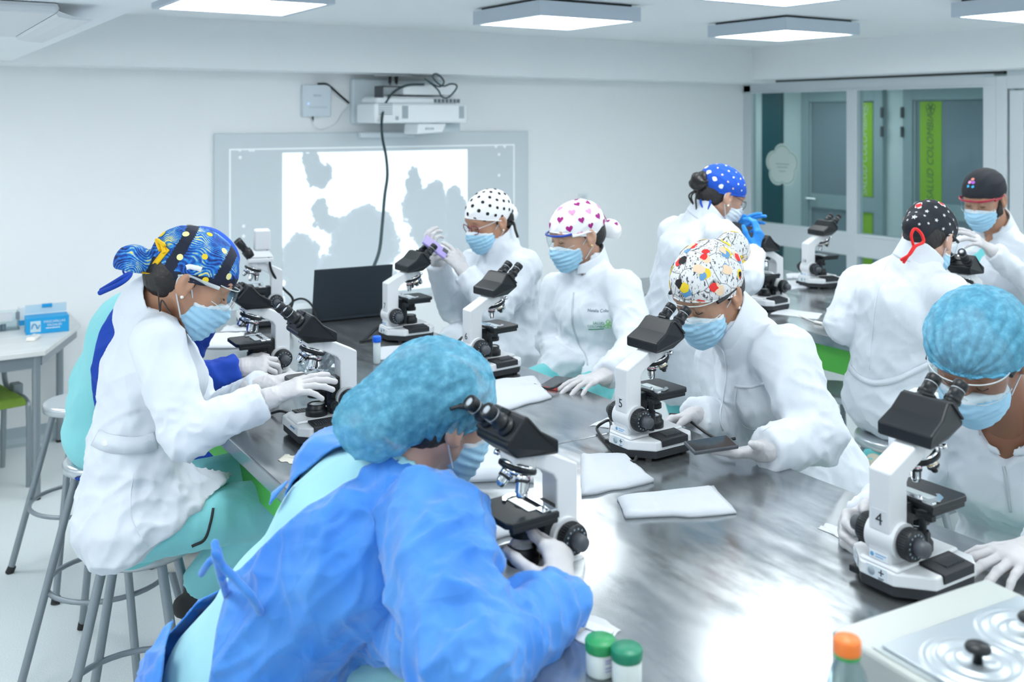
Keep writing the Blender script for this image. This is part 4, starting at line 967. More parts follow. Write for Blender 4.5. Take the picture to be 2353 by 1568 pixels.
def nets(F, lo, h):
    S = F < 0; n = np.array(F.shape)
    c = [S[i:n[0]-1+i, j:n[1]-1+j, k:n[2]-1+k] for i in (0, 1) for j in (0, 1) for k in (0, 1)]
    cnt = sum(x.astype(np.int8) for x in c); act = (cnt > 0) & (cnt < 8)
    I = np.argwhere(act)
    if not len(I): return np.zeros((0, 3)), np.zeros((0, 4), int)
    idx = np.full(act.shape, -1, dtype=np.int64); idx[act] = np.arange(len(I))
    pos = np.zeros((len(I), 3)); wt = np.zeros(len(I))
    corner = [(i, j, k) for i in (0, 1) for j in (0, 1) for k in (0, 1)]
    val = {cr: F[I[:, 0]+cr[0], I[:, 1]+cr[1], I[:, 2]+cr[2]] for cr in corner}
    for a in corner:
        for axn in range(3):
            if a[axn] == 0:
                b = list(a); b[axn] = 1; b = tuple(b); va, vb = val[a], val[b]; m = (va < 0) != (vb < 0)
                t = np.where(m, va/np.where(m, va-vb, 1), 0); q = np.array(a, float)[None].repeat(len(I), 0); q[:, axn] += t
                pos[m] += q[m]; wt[m] += 1
    P = (I+pos/wt[:, None])*h+lo
    Q = []
    for axn in range(3):
        u, v = (axn+1) % 3, (axn+2) % 3
        sl0 = [slice(1, -1)]*3; sl1 = [slice(1, -1)]*3
        sl0[axn] = slice(0, n[axn]-1); sl1[axn] = slice(1, n[axn])
        s0, s1 = S[tuple(sl0)], S[tuple(sl1)]
        E = np.argwhere(s0 != s1); fl = s0[s0 != s1]
        off = np.ones(3, int); off[axn] = 0; E = E+off
        def at(du, dv):
            q = E.copy(); q[:, u] += du; q[:, v] += dv; return idx[q[:, 0], q[:, 1], q[:, 2]]
        quad = np.stack([at(-1, -1), at(0, -1), at(0, 0), at(-1, 0)], 1)
        quad[~fl] = quad[~fl][:, ::-1]; Q.append(quad)
    return P, np.concatenate(Q)
def normals(P, Q):
    nn = np.cross(P[Q[:, 2]]-P[Q[:, 0]], P[Q[:, 3]]-P[Q[:, 1]]); N = np.zeros_like(P)
    for i in range(4): np.add.at(N, Q[:, i], nn)
    return N/np.maximum(np.linalg.norm(N, axis=1), 1e-12)[:, None]
def relax(P, Q, it=1, f=.5):
    for _ in range(it):
        A = np.zeros_like(P); c = np.zeros(len(P))
        for i in range(4):
            for j in (1, 3): np.add.at(A, Q[:, i], P[Q[:, (i+j) % 4]]); np.add.at(c, Q[:, i], 1)
        P = P*(1-f)+A/np.maximum(c, 1)[:, None]*f
    return P
_RT = np.random.RandomState(3).rand(64, 64, 64)
def vnoise(q):
    i = np.floor(q).astype(int); f = q-i; f = f*f*(3-2*f); i &= 63; j = (i+1) & 63
    x0, y0, z0, x1, y1, z1 = i[:, 0], i[:, 1], i[:, 2], j[:, 0], j[:, 1], j[:, 2]; a, b, c = f[:, 0], f[:, 1], f[:, 2]
    R_ = _RT
    return ((R_[x0, y0, z0]*(1-a)+R_[x1, y0, z0]*a)*(1-b)+(R_[x0, y1, z0]*(1-a)+R_[x1, y1, z0]*a)*b)*(1-c)+((R_[x0, y0, z1]*(1-a)+R_[x1, y0, z1]*a)*(1-b)+(R_[x0, y1, z1]*(1-a)+R_[x1, y1, z1]*a)*b)*c
def folds(P, d, lam, stretch=4, seed=0, sharp=1.5):
    """height field of creases running along direction d, lam apart"""
    d = unit(d); u = unit(np.cross(d, [.31, .52, .79])); v = np.cross(d, u)
    q = np.stack([P @ d/(lam*stretch), P @ u/lam, P @ v/lam], 1)+seed*7.31
    q = q+.28*np.stack([vnoise(q*.6+9), vnoise(q*.6+21), vnoise(q*.6+33)], 1)
    r = 1-np.abs(2*vnoise(q)-1); return r**sharp-.45
def fall(P, c, r): return np.exp(-(((P-np.array(c))/r)**2).sum(1))
def to_mesh(name, P, Q, mats, slots=None):
    me = bpy.data.meshes.new(name); n, m = len(P), len(Q)
    me.vertices.add(n); me.vertices.foreach_set('co', np.asarray(P, dtype=np.float32).ravel())
    me.loops.add(4*m); me.loops.foreach_set('vertex_index', np.asarray(Q, dtype=np.int32).ravel())
    me.polygons.add(m); me.polygons.foreach_set('loop_start', np.arange(0, 4*m, 4, dtype=np.int32))
    me.polygons.foreach_set('use_smooth', np.ones(m, dtype=bool))
    for x in mats: me.materials.append(x)
    if slots is not None: me.polygons.foreach_set('material_index', np.asarray(slots, dtype=np.int32))
    me.update(calc_edges=True); me.validate(); return me

# ------------------------------------------------------------------ gloved hands
def hand_field(F, wrist, fwd, back, side, curl=(.5, .5, .5, .5), thumb=(.5, .3), size=1.0, spread=.08, cuff=.05):
    """right/left hand: fwd = towards the knuckles, back = out of the back of the hand"""
    y = unit(fwd); z = unit(np.array(back)-y*np.dot(back, y)); x = np.cross(y, z); s = -1 if side == 'R' else 1   # thumb side = s*x
    w = np.array(wrist, float)
    def at(a, b, c): return w+(x*a*s+y*b+z*c)*size
    F.slab(at(0, .006, 0), at(.0, .085, .002), (.029*size, .019*size), (.040*size, .0135*size), x, .018*size)
    F.cone(at(0, -cuff, 0), at(0, .008, 0), .031*size, .026*size, .02*size)
    bx = (.030, .010, -.0105, -.029); ln = ((.042, .026, .022), (.046, .030, .024), (.042, .028, .023), (.033, .021, .020)); by = (.088, .093, .089, .080)
    for i in range(4):
        a = (1.5-i)*spread; p = at(bx[i], by[i], .001); F.ball(p, .0105*size, .010)
        d = y*math.cos(a)+x*s*math.sin(a); ang = 0; r0 = (.0098, .0102, .0097, .0086)[i]*size
        for jn in range(3):
            ang += curl[i]*(.75, 1.0, .7)[jn]; dd = d*math.cos(ang)-z*math.sin(ang); q = p+dd*ln[i][jn]*size
            F.cone(p, q, r0*(1-.07*jn), r0*(1-.07*(jn+1)), .0035); p = q
    # thumb: leaves the side of the palm near its base
    p = at(.024, .022, -.006); ang = thumb[0]; out = x*s*math.sin(ang+.35)+y*math.cos(ang+.35)-z*.35*thumb[1]*2; out = unit(out)
    q = p+out*.044*size; F.cone(p, q, .0155*size, .0125*size, .014*size)
    o2 = unit(out+y*.35-x*s*.55*thumb[1]-z*.5*thumb[1]); r = q+o2*.033*size; F.cone(q, r, .0118*size, .0105*size, .004)
    o3 = unit(o2-x*s*.6*thumb[1]-z*.35*thumb[1]); F.cone(r, r+o3*.024*size, .0105*size, .0085*size, .004)
# ------------------------------------------------------------------ people
BIG = {}
class Part:
    """a finished surface that prints and patches can be laid on"""
    def __init__(s, P, Q): s.P, s.Q = P, Q; s.tree = BVHTree.FromPolygons([tuple(p) for p in P], [tuple(int(i) for i in q) for q in Q])
    def drop(s, p, d, off=.0008, far=.4):
        d = Vector(d).normalized(); h = s.tree.ray_cast(Vector(p)-d*far*.5, d, far)
        if h[0] is None:
            h = s.tree.find_nearest(Vector(p))
        return h[0]-d*off

def print_on(part, c, shapes, name, parent, inv):
    """shapes: list of (origin, x axis, y axis, polygon points, material); each vertex is dropped on the surface towards c"""
    mb = MB()
    for ki, (o, x, y, poly, m) in enumerate(shapes):
        mb.use(m); cen = sum((Vector((p[0], p[1])) for p in poly), Vector((0, 0)))/len(poly); vs = []
        rings = (1.0, .55)
        for s_ in rings:
            for p in poly:
                q = Vector(o)+Vector(x)*(cen.x+(p[0]-cen.x)*s_)+Vector(y)*(cen.y+(p[1]-cen.y)*s_); vs.append(part.drop(q, Vector(c)-q, .0007+.00035*(ki % 4)))
        q = Vector(o)+Vector(x)*cen.x+Vector(y)*cen.y; vs.append(part.drop(q, Vector(c)-q, .0007+.00035*(ki % 4))); n = len(poly)
        mb.add(vs, [(i, (i+1) % n, n+(i+1) % n, n+i) for i in range(n)]+[(n+i, n+(i+1) % n, 2*n) for i in range(n)], True)
    ob = mb.obj(name, parent); ob['kind'] = 'stuff'
    ob.matrix_parent_inverse = inv
    return ob
def text_on(part, body, size, o, x, y, m, name, parent, inv, shear=0):
    """lettering laid on cloth at o, reading along x"""
    M = frame(Vector(o), x, y); ob = text(name, body, size, Matrix.Identity(4), m, parent, depth=0, shear=shear); me = ob.data
    z = Vector((M[0][2], M[1][2], M[2][2]))
    for v in me.vertices: v.co = part.drop(M @ v.co, -z, .0012)
    ob.matrix_parent_inverse = inv
    return ob
def patch_on(part, pts, d, name, m, parent, inv, off=.002, closed=False, n=6, width=.004, flat=True):
    """narrow strip along points, dropped on the cloth"""
    c = spline(pts, n, closed); vs = []; k = len(c)
    for i, p in enumerate(c):
        a, b = c[max(i-1, 0)], c[min(i+1, k-1)]; t = (b-a).normalized(); w = Vector(d).cross(t).normalized()
        for s_ in (-.5, .5): vs.append(part.drop(p+w*width*s_, d, off))
    mb = MB(); mb.add(vs, [(2*i, 2*i+1, 2*i+3, 2*i+2) for i in range(k-1)], True)
    ob = mb.obj(name, parent, m); ob.matrix_parent_inverse = inv
    s_ = ob.modifiers.new('thick', 'SOLIDIFY'); s_.thickness = off; s_.offset = 0
    return ob

def disc(r, n=12): return [(r*math.cos(2*math.pi*i/n), r*math.sin(2*math.pi*i/n)) for i in range(n)]
def heart(r): return [(r*.95*math.sin(t)**3, r*(.80*math.cos(t)-.32*math.cos(2*t)-.13*math.cos(3*t)-.05*math.cos(4*t))) for t in [2*math.pi*i/18 for i in range(18)]][::-1]
def star(r): return [((r if i % 2 == 0 else r*.45)*math.sin(-2*math.pi*i/10), (r if i % 2 == 0 else r*.45)*math.cos(2*math.pi*i/10)) for i in range(10)]
def blob(r, rng, n=11):
    a = [r*(.7+.5*rng.random()) for _ in range(n)]; return [(a[i]*math.cos(2*math.pi*i/n), a[i]*math.sin(2*math.pi*i/n)) for i in range(n)]

def smooth_rim(P, Q, it=6):
    """evens out the cut edge of an open cloth"""
    E = np.concatenate([np.stack([Q[:, i], Q[:, (i+1) % 4]], 1) for i in range(4)]); key = np.sort(E, 1); k = key[:, 0].astype(np.int64)*(len(P)+1)+key[:, 1]
    u, inv_, c = np.unique(k, return_inverse=True, return_counts=True); B = E[c[inv_] == 1]; P = P.copy()
    for _ in range(it):
        A = np.zeros_like(P); n = np.zeros(len(P))
        for a, b in ((0, 1), (1, 0)): np.add.at(A, B[:, a], P[B[:, b]]); np.add.at(n, B[:, a], 1)
        m = n > 0; P[m] = P[m]*.4+A[m]/n[m][:, None]*.6
    return P

def person(S):
    inv0 = S['pel']; root = thing('person', S['label'], 'person', (inv0[0], inv0[1], 0)); inv = Matrix.Translation((-inv0[0], -inv0[1], 0))
    def fin(o, lab=None):
        o.matrix_parent_inverse = inv
        if lab: o['label'] = lab
        return o
    def put(name, P, Q, m, parent=None, slots=None, lab=None):
        ms = m if isinstance(m, list) else [m]
        return fin(link(bpy.data.objects.new(name, to_mesh(name, P, Q, ms, slots)), parent or root), lab) if parent is None else sub(link(bpy.data.objects.new(name, to_mesh(name, P, Q, ms, slots)), parent))
    def sub(o):            # a sub-part: its parent already carries the root's offset
        return o
    def mk(mb, name, m=None, parent=None, bevel=0):
        o = mb.obj(name, parent or root, m, bevel=bevel)
        return fin(o) if parent is None else sub(o)
    hs = S.get('hs', 1.0); hf = unit(S['hf']); hu = np.array(S['hu'], float); hu = unit(hu-hf*(hu @ hf)); hl = np.cross(hu, hf)
    hc = np.array(S['head'], float); RH = np.stack([hf, hl, hu])
    def H(a, b, c): return hc+(hf*a+hl*b+hu*c)*hs
    def D(a, b, c): return hf*a+hl*b+hu*c
    def r3(*r): return tuple(x*hs for x in r)
    J = {k: np.array(v, float) for k, v in S.items() if k in ('pel', 'waist', 'chest', 'neck', 'shL', 'shR', 'elL', 'elR', 'wrL', 'wrR', 'knL', 'knR', 'anL', 'anR')}
    ss = unit(J['shR']-J['shL']); hipS = unit(S.get('hips', ss)); b = S.get('bulk', 1.0); skin = S['skin']
    face = np.cross([0, 0, 1.], hipS)*1.0       # roughly forward
    face = unit(face)
    hip = {'L': J['pel']-hipS*.085, 'R': J['pel']+hipS*.085}
    if 'knL' not in J:
        for q, sg in (('L', -1), ('R', 1)):
            J['kn'+q] = hip[q]+face*.40+hipS*sg*.03+np.array([0, 0, .01]); J['an'+q] = J['kn'+q]-face*.16-np.array([0, 0, J['kn'+q][2]-.42])
    vox = S.get('vox', .008)
    # --- body: head finely, the rest under the clothes
    f = Field(); k = .03*hs
    f.ell(H(-.012, 0, .035), r3(.098, .076, .088), RH)
    f.slab(H(.042, 0, .04), H(.050, 0, -.068), (.060*hs, .050*hs), (.040*hs, .034*hs), hl, k)
    f.ball(H(.070, 0, -.088), .021*hs, k)
    for s_ in (-1, 1):
        f.cone(H(.0, s_*.054, -.04), H(.062, s_*.014, -.088), .018*hs, .016*hs, k); f.ball(H(.060, s_*.037, -.02), .022*hs, k)
    f.cone(H(.082, -.035, .033), H(.082, .035, .033), .013*hs, .013*hs, .02)
    for s_ in (-1, 1): f.ball(H(.108, s_*.032, .012), .016*hs, .014, True)
    f.cone(H(.090, 0, .016), H(.108, 0, -.026), .0075*hs, .0115*hs, .012)
    for s_ in (-1, 1):
        f.ball(H(.098, s_*.012, -.030), .0085*hs, .006); f.ball(H(.0815, s_*.031, .010), .0135*hs, .003)
    f.cone(H(.092, -.017, -.053), H(.092, .017, -.053), .007*hs, .007*hs, .006); f.cone(H(.090, -.015, -.064), H(.090, .015, -.064), .008*hs, .008*hs, .005)
    for s_ in (-1, 1):
        f.ell(H(-.014, s_*.080, -.002), r3(.022, .0115, .034), RH, .005); f.ell(H(-.006, s_*.095, .005), r3(.013, .0125, .022), RH, .003, True); f.ball(H(-.004, s_*.080, -.029), .0095*hs, .005)
    f.cone(H(-.024, 0, -.02), J['neck'], .054*hs, .060*hs, .03)
    P1, Q1 = f.mesh(S.get('hvox', .004)); P1 = relax(P1, Q1, 1, .3)
    g = Field()
    def torso(F, o, K):
        tw = S.get('tw', (.158, .132, .158)); td = S.get('td', (.118, .100, .112))
        F.slab(J['pel'], J['waist'], ((tw[0])*b-o, td[0]*b-o), (tw[1]*b-o, td[1]*b-o), hipS, K)
        F.slab(J['waist'], J['chest'], (tw[1]*b-o, td[1]*b-o), (tw[2]*b-o, td[2]*b-o), ss, K)
        top = J['chest']+(J['neck']-J['chest'])*.80
        F.slab(J['chest'], top, (tw[2]*b-o, td[2]*b-o), (.085*b-o, .066*b-o), ss, K)
        for q in 'LR':
            F.cone(J['chest']+(J['neck']-J['chest'])*.70, J['sh'+q], .060*b-o, .053*b-o, K*.8); F.cone(J['neck']-(J['neck']-J['chest'])*.06, J['sh'+q], .050*b-o, .046*b-o, K*.7)
    def arms(F, o, K, ar):
        for q in 'LR':
            F.cone(J['sh'+q], J['el'+q], ar[0]*b-o, ar[1]*b-o, K*.7); F.cone(J['el'+q], J['wr'+q] if not o else J['wr'+q]+(J['el'+q]-J['wr'+q])*.32, ar[1]*b-o, ar[2]*b-o*1.3, .015)
    ar = S.get('arm', (.062, .050, .041)); o = .014
    torso(g, o, .04); arms(g, .012, .03, ar)
    for q in 'LR':
        g.cone(hip[q], J['kn'+q], .070, .050, .03); g.cone(J['kn'+q], J['an'+q], .046, .036, .02)
    g.cone(J['chest']+(J['neck']-J['chest'])*.6, J['neck'], .07, .058, .03)
    P2, Q2 = g.mesh(.013)
    fc = P2[Q2].mean(1); under = S.get('scrub', TEAL); vr = S.get('vskin', .13); fwd3 = np.cross(ss, unit(J['neck']-J['waist']))*-1
    sl = np.concatenate([np.zeros(len(Q1)), np.where((np.linalg.norm(fc-(J['neck']), axis=1) < vr), 0, 1)]).astype(int)
    body = put('body', np.concatenate([P1, P2]), np.concatenate([Q1, Q2+len(P1)]), [skin, under], slots=sl)
    # --- coat or gown
    F = Field(); torso(F, 0, .038); arms(F, 0, .030, ar)
    if S.get('bust', 0):
        cf = np.cross(unit(J['neck']-J['waist']), ss)
        for s_ in (-1, 1): F.ball(J['chest']+cf*-.0+ss*s_*.07*b+(-cf if S.get('flipbust') else cf)*S['bust']-unit(J['neck']-J['waist'])*.02, .066*b, .05)
    sk = S.get('skirt', .0)
    if sk:
        for q in 'LR': F.slab(J['pel'], J['pel']+(J['kn'+q]-hip[q])*sk+(hip[q]-J['pel'])*.8+np.array([0, 0, -.0]), (.155*b, .120*b), (.098*b, .100*b), hipS, .05)
    for e in S.get('extra', ()): F.cone(*e)
    nd = unit(H(-.02, 0, -.04)-J['neck'])
    if S.get('collar', True):
        F.cone(J['neck']-nd*.03, J['neck']+nd*.012, .084*hs, .078*hs, .02)
    F.cone(J['neck']+nd*.0, J['neck']+nd*.13, .058*hs, .066*hs, .008, True)
    if 'vneck' in S:
        a_, bb_, ra, rb = S['vneck']; F.cone(a_, bb_, ra, rb, .006, True)
    for q in 'LR':
        d_ = unit(J['wr'+q]-J['el'+q]); F.cut(J['wr'+q]-d_*.004, d_, .085)
    for p_, n_, r_ in S.get('cuts', ()): F.cut(p_, n_, r_)
    P, Q = F.mesh(vox); P = relax(P, Q, 1, .4); N = normals(P, Q); amp = S.get('amp', 1.0); hgt = np.zeros(len(P))
    for i, q in enumerate('LR'):
        ad = unit(J['el'+q]-J['sh'+q]); fd = unit(J['wr'+q]-J['el'+q])
        nrm = np.cross(ad, fd); nrm = unit(nrm) if np.linalg.norm(nrm) > .05 else unit(np.cross(ad, [0, .3, 1]))
        m_ = fall(P, J['el'+q], .085); hgt += m_*folds(P, nrm, .030, 3.5, 3+i, 2.0)*.015
        hgt += fall(P, (J['el'+q]+J['wr'+q])/2, .09)*folds(P, np.cross(fd, nrm)+nrm*.5, .028, 3, 7+i, 2.0)*.010
        hgt += fall(P, J['wr'+q], .06)*folds(P, fd, .014, 3, 17+i)*.004
        hgt += fall(P, J['sh'+q]*.6+J['el'+q]*.4, .11)*folds(P, ad+nrm*.35, .04, 4, 11+i, 2.0)*.013
    up = unit(J['neck']-J['pel'])
    rb = S.get('rough', 1.5); lim = unit(np.cross(up, [.2, .3, .9])+up*.4)
    hgt += folds(P, up+face*.2, .060, 8, 22, 2.2)*.0062*rb+folds(P, up-ss*.9, .045, 9, 24, 2.5)*.0045*rb+folds(P, ss+up*.5, .034, 9, 25, 2.5)*.0022*rb
    hgt += fall(P, J['waist'], .22)*folds(P, up+ss*.8, .055, 3.5, 23, 2.0)*.013
    hgt += fall(P, J['chest'], .20)*folds(P, up-ss*.7, .07, 3.5, 27, 2.0)*.011
    hgt += fall(P, J['pel'], .24)*folds(P, face+ss*.6, .05, 4, 29, 2.0)*.015
    for (dd, lam, st, sd, a_, cen, rad, shp) in S.get('folds', ()): hgt += fall(P, cen, rad)*folds(P, dd, lam, st, sd, shp)*a_
    P = P+N*(hgt*amp)[:, None]
    slots = None; mats = [S['coat']]
    if 'open' in S:
        keep = ~S['open'](P[Q].mean(1)); Q = Q[keep]; P = smooth_rim(P, Q); used = np.zeros(len(P), bool); used[Q.ravel()] = True; re = np.cumsum(used)-1; P, Q = P[used], re[Q]
    coat = put(S.get('coat_name', 'lab_coat'), P, Q, mats)
    if 'open' in S:
        sd_ = coat.modifiers.new('thick', 'SOLIDIFY'); sd_.thickness = .0035; sd_.offset = -1
    BIG['coat'] = CP = Part(P, Q); S['_coat'], S['_cp'], S['_root'], S['_inv'] = coat, CP, root, inv
    if S.get('collar', True):
        cl = Field(); ch = S.get('collar_h', .03)+.012; fr_ = np.cross(unit(J['neck']-J['chest']), ss); fr_ = unit(fr_-nd*(fr_ @ nd))
        cl.cone(J['neck']-nd*.02, J['neck']+nd*ch, .0895*hs, .0795*hs, .004); cl.cone(J['neck']-nd*.06, J['neck']+nd*(ch+.08), .0785*hs, .0675*hs, .003, True)
        cl.cut(J['neck']+nd*ch-fr_*0, nd-fr_*-.35); cl.cut(J['neck']-nd*.012, -nd)
        cl.cone(J['neck']+fr_*.08-nd*.05, J['neck']+fr_*.085+nd*.10, .010, .030, .004, True)
        Pc, Qc = cl.mesh(.0045)
        if len(Pc): put('collar', relax(Pc, Qc, 2, .4), Qc, S['coat'])
    # --- trousers and shoes
    T = Field(); lr = S.get('leg', (.074, .066, .052))
    T.slab(J['pel']-np.array([0, 0, .01]), J['pel']+np.array([0, 0, .05]), (.118*b, .085*b), (.105*b, .075*b), hipS, .04)
    for q in 'LR':
        T.cone(hip[q], J['kn'+q], lr[0]*b, lr[1], .04); T.cone(J['kn'+q], J['an'+q], lr[1], lr[2], .02); T.cut(J['an'+q], unit(J['an'+q]-J['kn'+q]), .09)
    P, Q = T.mesh(S.get('tvox', .010)); P = relax(P, Q, 1, .4); N = normals(P, Q); hgt = 0
    for i, q in enumerate('LR'):
        td_ = unit(J['kn'+q]-hip[q]); hgt = hgt+fall(P, hip[q]*.55+J['kn'+q]*.45, .16)*folds(P, unit(np.cross(td_, hipS))+td_*.3, .035, 4, 41+i)*.007+fall(P, J['kn'+q], .10)*folds(P, hipS, .03, 4, 44+i)*.008
    P = P+N*np.reshape(hgt, (-1, 1)); put('trousers', P, Q, S.get('trousers', TEAL)); S['_tp'] = Part(P, Q)
    for q in 'LR':
        a = J['an'+q]; ft = S.get('foot', face); ft = unit(ft); fl = Field()
        dn = np.array([0, 0, -1.]); fl.slab(a+dn*.055-ft*.04, a+dn*.062+ft*.13, (.038, .032), (.040, .024), np.cross(ft, [0, 0, 1.]), .02); fl.cone(a, a+dn*.05, .036, .036, .02); fl.cut(a+dn*.088, dn)
        Ps, Qs = fl.mesh(.009); put('shoe', Ps, Qs, S.get('shoe', mat('shoe_white', (.62, .62, .58), .6)))
    # --- hair
    hf_ = Field(); hc_ = S.get('hairm', HAIR); hf_.ell(H(-.022, 0, .028), r3(*S.get('hair_r', (.100, .0795, .090))), RH); hf_.ell(H(-.06, 0, -.02), r3(.055, .06, .05), RH, .03)
    hf_.cut(H(.012, 0, 0), D(1, 0, -.15)); hf_.cut(H(0, 0, -.062), D(.35, 0, -1))
    P, Q = hf_.mesh(.006); P = relax(P, Q, 1, .4); P = P+normals(P, Q)*(folds(P, D(-.6, 0, .6), .008, 6, 51)*.002)[:, None]; put('hair', P, Q, hc_)
    if S.get('bun'):
        a, c, r = S['bun']; bf = Field(); bf.ell(H(a, 0, c), r3(r, r*.95, r), RH); bf.cone(H(a+.03, 0, c-.01), H(a, 0, c), .022, .03, .02)
        P, Q = bf.mesh(.005); N = normals(P, Q); q_ = P-H(a, 0, c); an = np.arctan2(q_ @ hu, q_ @ hf); P = P+N*(np.sin(an*5+q_ @ hl*60)*.004+folds(P, D(.5, .2, .8), .012, 4, 5)*.004)[:, None]
        put('hair_bun', P, Q, hc_)
        w_ = MB()
        for s_, e_ in ((.02, -.07), (-.01, -.085), (.035, -.06)): w_.tube(spline([Vector(H(a+.02, s_, c-.03)), Vector(H(a+.0, s_*1.3, c-.07)), Vector(H(a+.03, s_, e_-.02))], 5), .004, 5)
        mk(w_, 'loose_hair', hc_)
    # brows and lashes
    for s_ in (-1, 1):
        mk(MB().tube(spline([Vector(H(.0945, s_*.014, .0275)), Vector(H(.0955, s_*.028, .034)), Vector(H(.084, s_*.047, .030))], 5), [.0022]*6+[.0028]*4+[.001], 6), 'eyebrow', BROWN)
        mk(MB().tube(spline([Vector(H(.094, s_*.021, .0045)), Vector(H(.0965, s_*.031, .001)), Vector(H(.090, s_*.043, .005))], 5), .0012, 5), 'eyelash', BROWN)
    # --- cap
    cap = S['cap']; kind = cap['kind']; cc = cap.get('c', (-.012, 0, .044)); cr = cap.get('r', (.115, .088, .094)); pa = cap.get('edge', ((.10, .038), (-.10, -.036)))
    C = Field(); C.ell(H(*cc), r3(*cr), RH)
    for e in cap.get('more', ()): C.ell(H(*e[0]), r3(*e[1]), RH, e[2] if len(e) > 2 else .03)
    n_ = np.array([-(pa[1][1]-pa[0][1]), 0, (pa[1][0]-pa[0][0])]); n_ = D(*unit(n_)); n_ = n_ if n_ @ hu < 0 else -n_
    C.cut(H(pa[0][0], 0, pa[0][1]), n_, cap.get('cutr'))
    P, Q = C.mesh(cap.get('vox', .0045)); P = relax(P, Q, 1, .35); N = normals(P, Q); hgt = np.zeros(len(P))
    q_ = P-hc; lf, ll, lu = q_ @ hf/hs, q_ @ hl/hs, q_ @ hu/hs
    for fn in cap.get('relief', ()): hgt = hgt+fn(P, lf, ll, lu)
    hgt = hgt+folds(P, D(-1, .2, .3), .03, 4, 61)*.003
    P = P+N*hgt[:, None]; slots = cap['slots'](P[Q].mean(1), *(((P[Q].mean(1)-hc) @ v)/hs for v in (hf, hl, hu))) if 'slots' in cap else None
    capo = put(cap.get('name', 'scrub_cap'), P, Q, cap['m'], slots=slots); KP = Part(P, Q); S['_kp'], S['_cap'] = KP, capo
    # hem of the cap
    pn = n_; e1 = hl; e2 = unit(np.cross(pn, e1)); pc = H(pa[0][0], 0, pa[0][1])-pn*.004; cw = H(*cc); ring = []
    pc = pc+e2*((cw-pc) @ e2)
    for i in range(48):
        a = 2*math.pi*i/48; dv = e1*math.cos(a)+e2*math.sin(a); rr = np.array(r3(*cr)); u0 = (RH @ (pc-cw))/rr; u1 = (RH @ dv)/rr
        A, B, Cc = u1 @ u1, u0 @ u1, u0 @ u0-1; t = (-B+math.sqrt(max(B*B-A*Cc, 0)))/A; wob = cap.get('frill', 0)*(math.sin(i*2.6)+.6*math.sin(i*5.3))
        ring.append(Vector(pc+dv*(t+.0005)+pn*wob))
    mk(MB().tube(ring, cap.get('hem_r', .0028), 6, True), 'cap_hem', cap.get('hem', cap['m'] if not isinstance(cap['m'], list) else cap['m'][0]), capo)
    # --- mask
    M = Field(); M.ell(H(.058, 0, -.052), r3(.060, .067, .066), RH); M.cone(H(.088, 0, .0), H(.114, 0, -.034), .012*hs, .014*hs, .05); M.ball(H(.078, 0, -.094), .026*hs, .04)
    M.cut(H(.112, 0, -.008), D(-.30, 0, 1)); M.cut(H(.080, 0, -.122), D(-.55, 0, -.83)); M.cut(H(.020, 0, 0), D(-1, 0, 0))
    P, Q = M.mesh(.0035); P = relax(P, Q, 1, .35); N = normals(P, Q); q_ = P-hc; lf, lu = q_ @ hf/hs, q_ @ hu/hs
    P = P+N*(np.where(lf > .03, 1, 0)*(.0016*np.sin((lu+lf*.15)*2*math.pi/.017)+folds(P, D(.2, .9, .1), .018, 3, 71)*.003))[:, None]
    lz = ((P[Q].mean(1)-hc) @ hu)/hs+((P[Q].mean(1)-hc) @ hf)/hs*-.30
    mo = put('face_mask', P, Q, [MASKB if S.get('mask') is None else S['mask'], MASKW], slots=np.where(lz > -.052, 1, 0))
    for s_ in (-1, 1):
        mk(MB().tube(spline([Vector(H(.024, s_*.060, -.030)), Vector(H(.0, s_*.0775, .0)), Vector(H(-.020, s_*.0835, .024)), Vector(H(-.036, s_*.0815, .002)), Vector(H(-.022, s_*.080, -.030)), Vector(H(.022, s_*.060, -.082))], 6), .0018, 6), 'ear_loop', MASKW, mo)
    # --- eyewear
    ew = S.get('eyes')
    if ew in ('goggles', 'rimmed'):
        gm = MB(); nA = 30; rows = []
        for j in range(5):
            v = j/4
            for i in range(nA+1):
                a = math.radians(-80+160*i/nA); top = .040-.006*abs(math.sin(a)); bot = -.022+.020*math.exp(-(math.degrees(a)/11)**2)+.012*abs(math.sin(a))**3
                z = top+(bot-top)*v; rows.append(H(.052+.068*math.cos(a)+.004*math.sin(math.pi*v), .079*math.sin(a), z))
        gm.add(rows, [(j*(nA+1)+i, j*(nA+1)+i+1, (j+1)*(nA+1)+i+1, (j+1)*(nA+1)+i) for j in range(4) for i in range(nA)], True)
        go = mk(gm, 'safety_glasses', CLEAR); rc = S.get('rim', mat('clear_rim', (.75, .83, .86), .15, alpha=.55))
        mk(MB().tube([Vector(rows[i]) for i in range(nA+1)], S.get('rim_r', .0016), 6), 'top_rim', rc, go)
        mk(MB().tube([Vector(rows[4*(nA+1)+i]) for i in range(nA+1)], .0011, 6), 'lower_rim', mat('clear_rim', (.75, .83, .86), .15, alpha=.55), go)
        tm = S.get('temple', rc)
        for s_ in (-1, 1):
            mk(MB().tube(spline([Vector(H(.064, s_*.0785, .026)), Vector(H(.03, s_*.083, .022)), Vector(H(-.012, s_*.0845, .020)), Vector(H(-.04, s_*.082, .006))], 5), [.0055]*6+[.0045]*6+[.003]*4, 6), 'temple', tm, go)
    elif ew == 'spectacles':
        fm_ = S['rim']; go = None
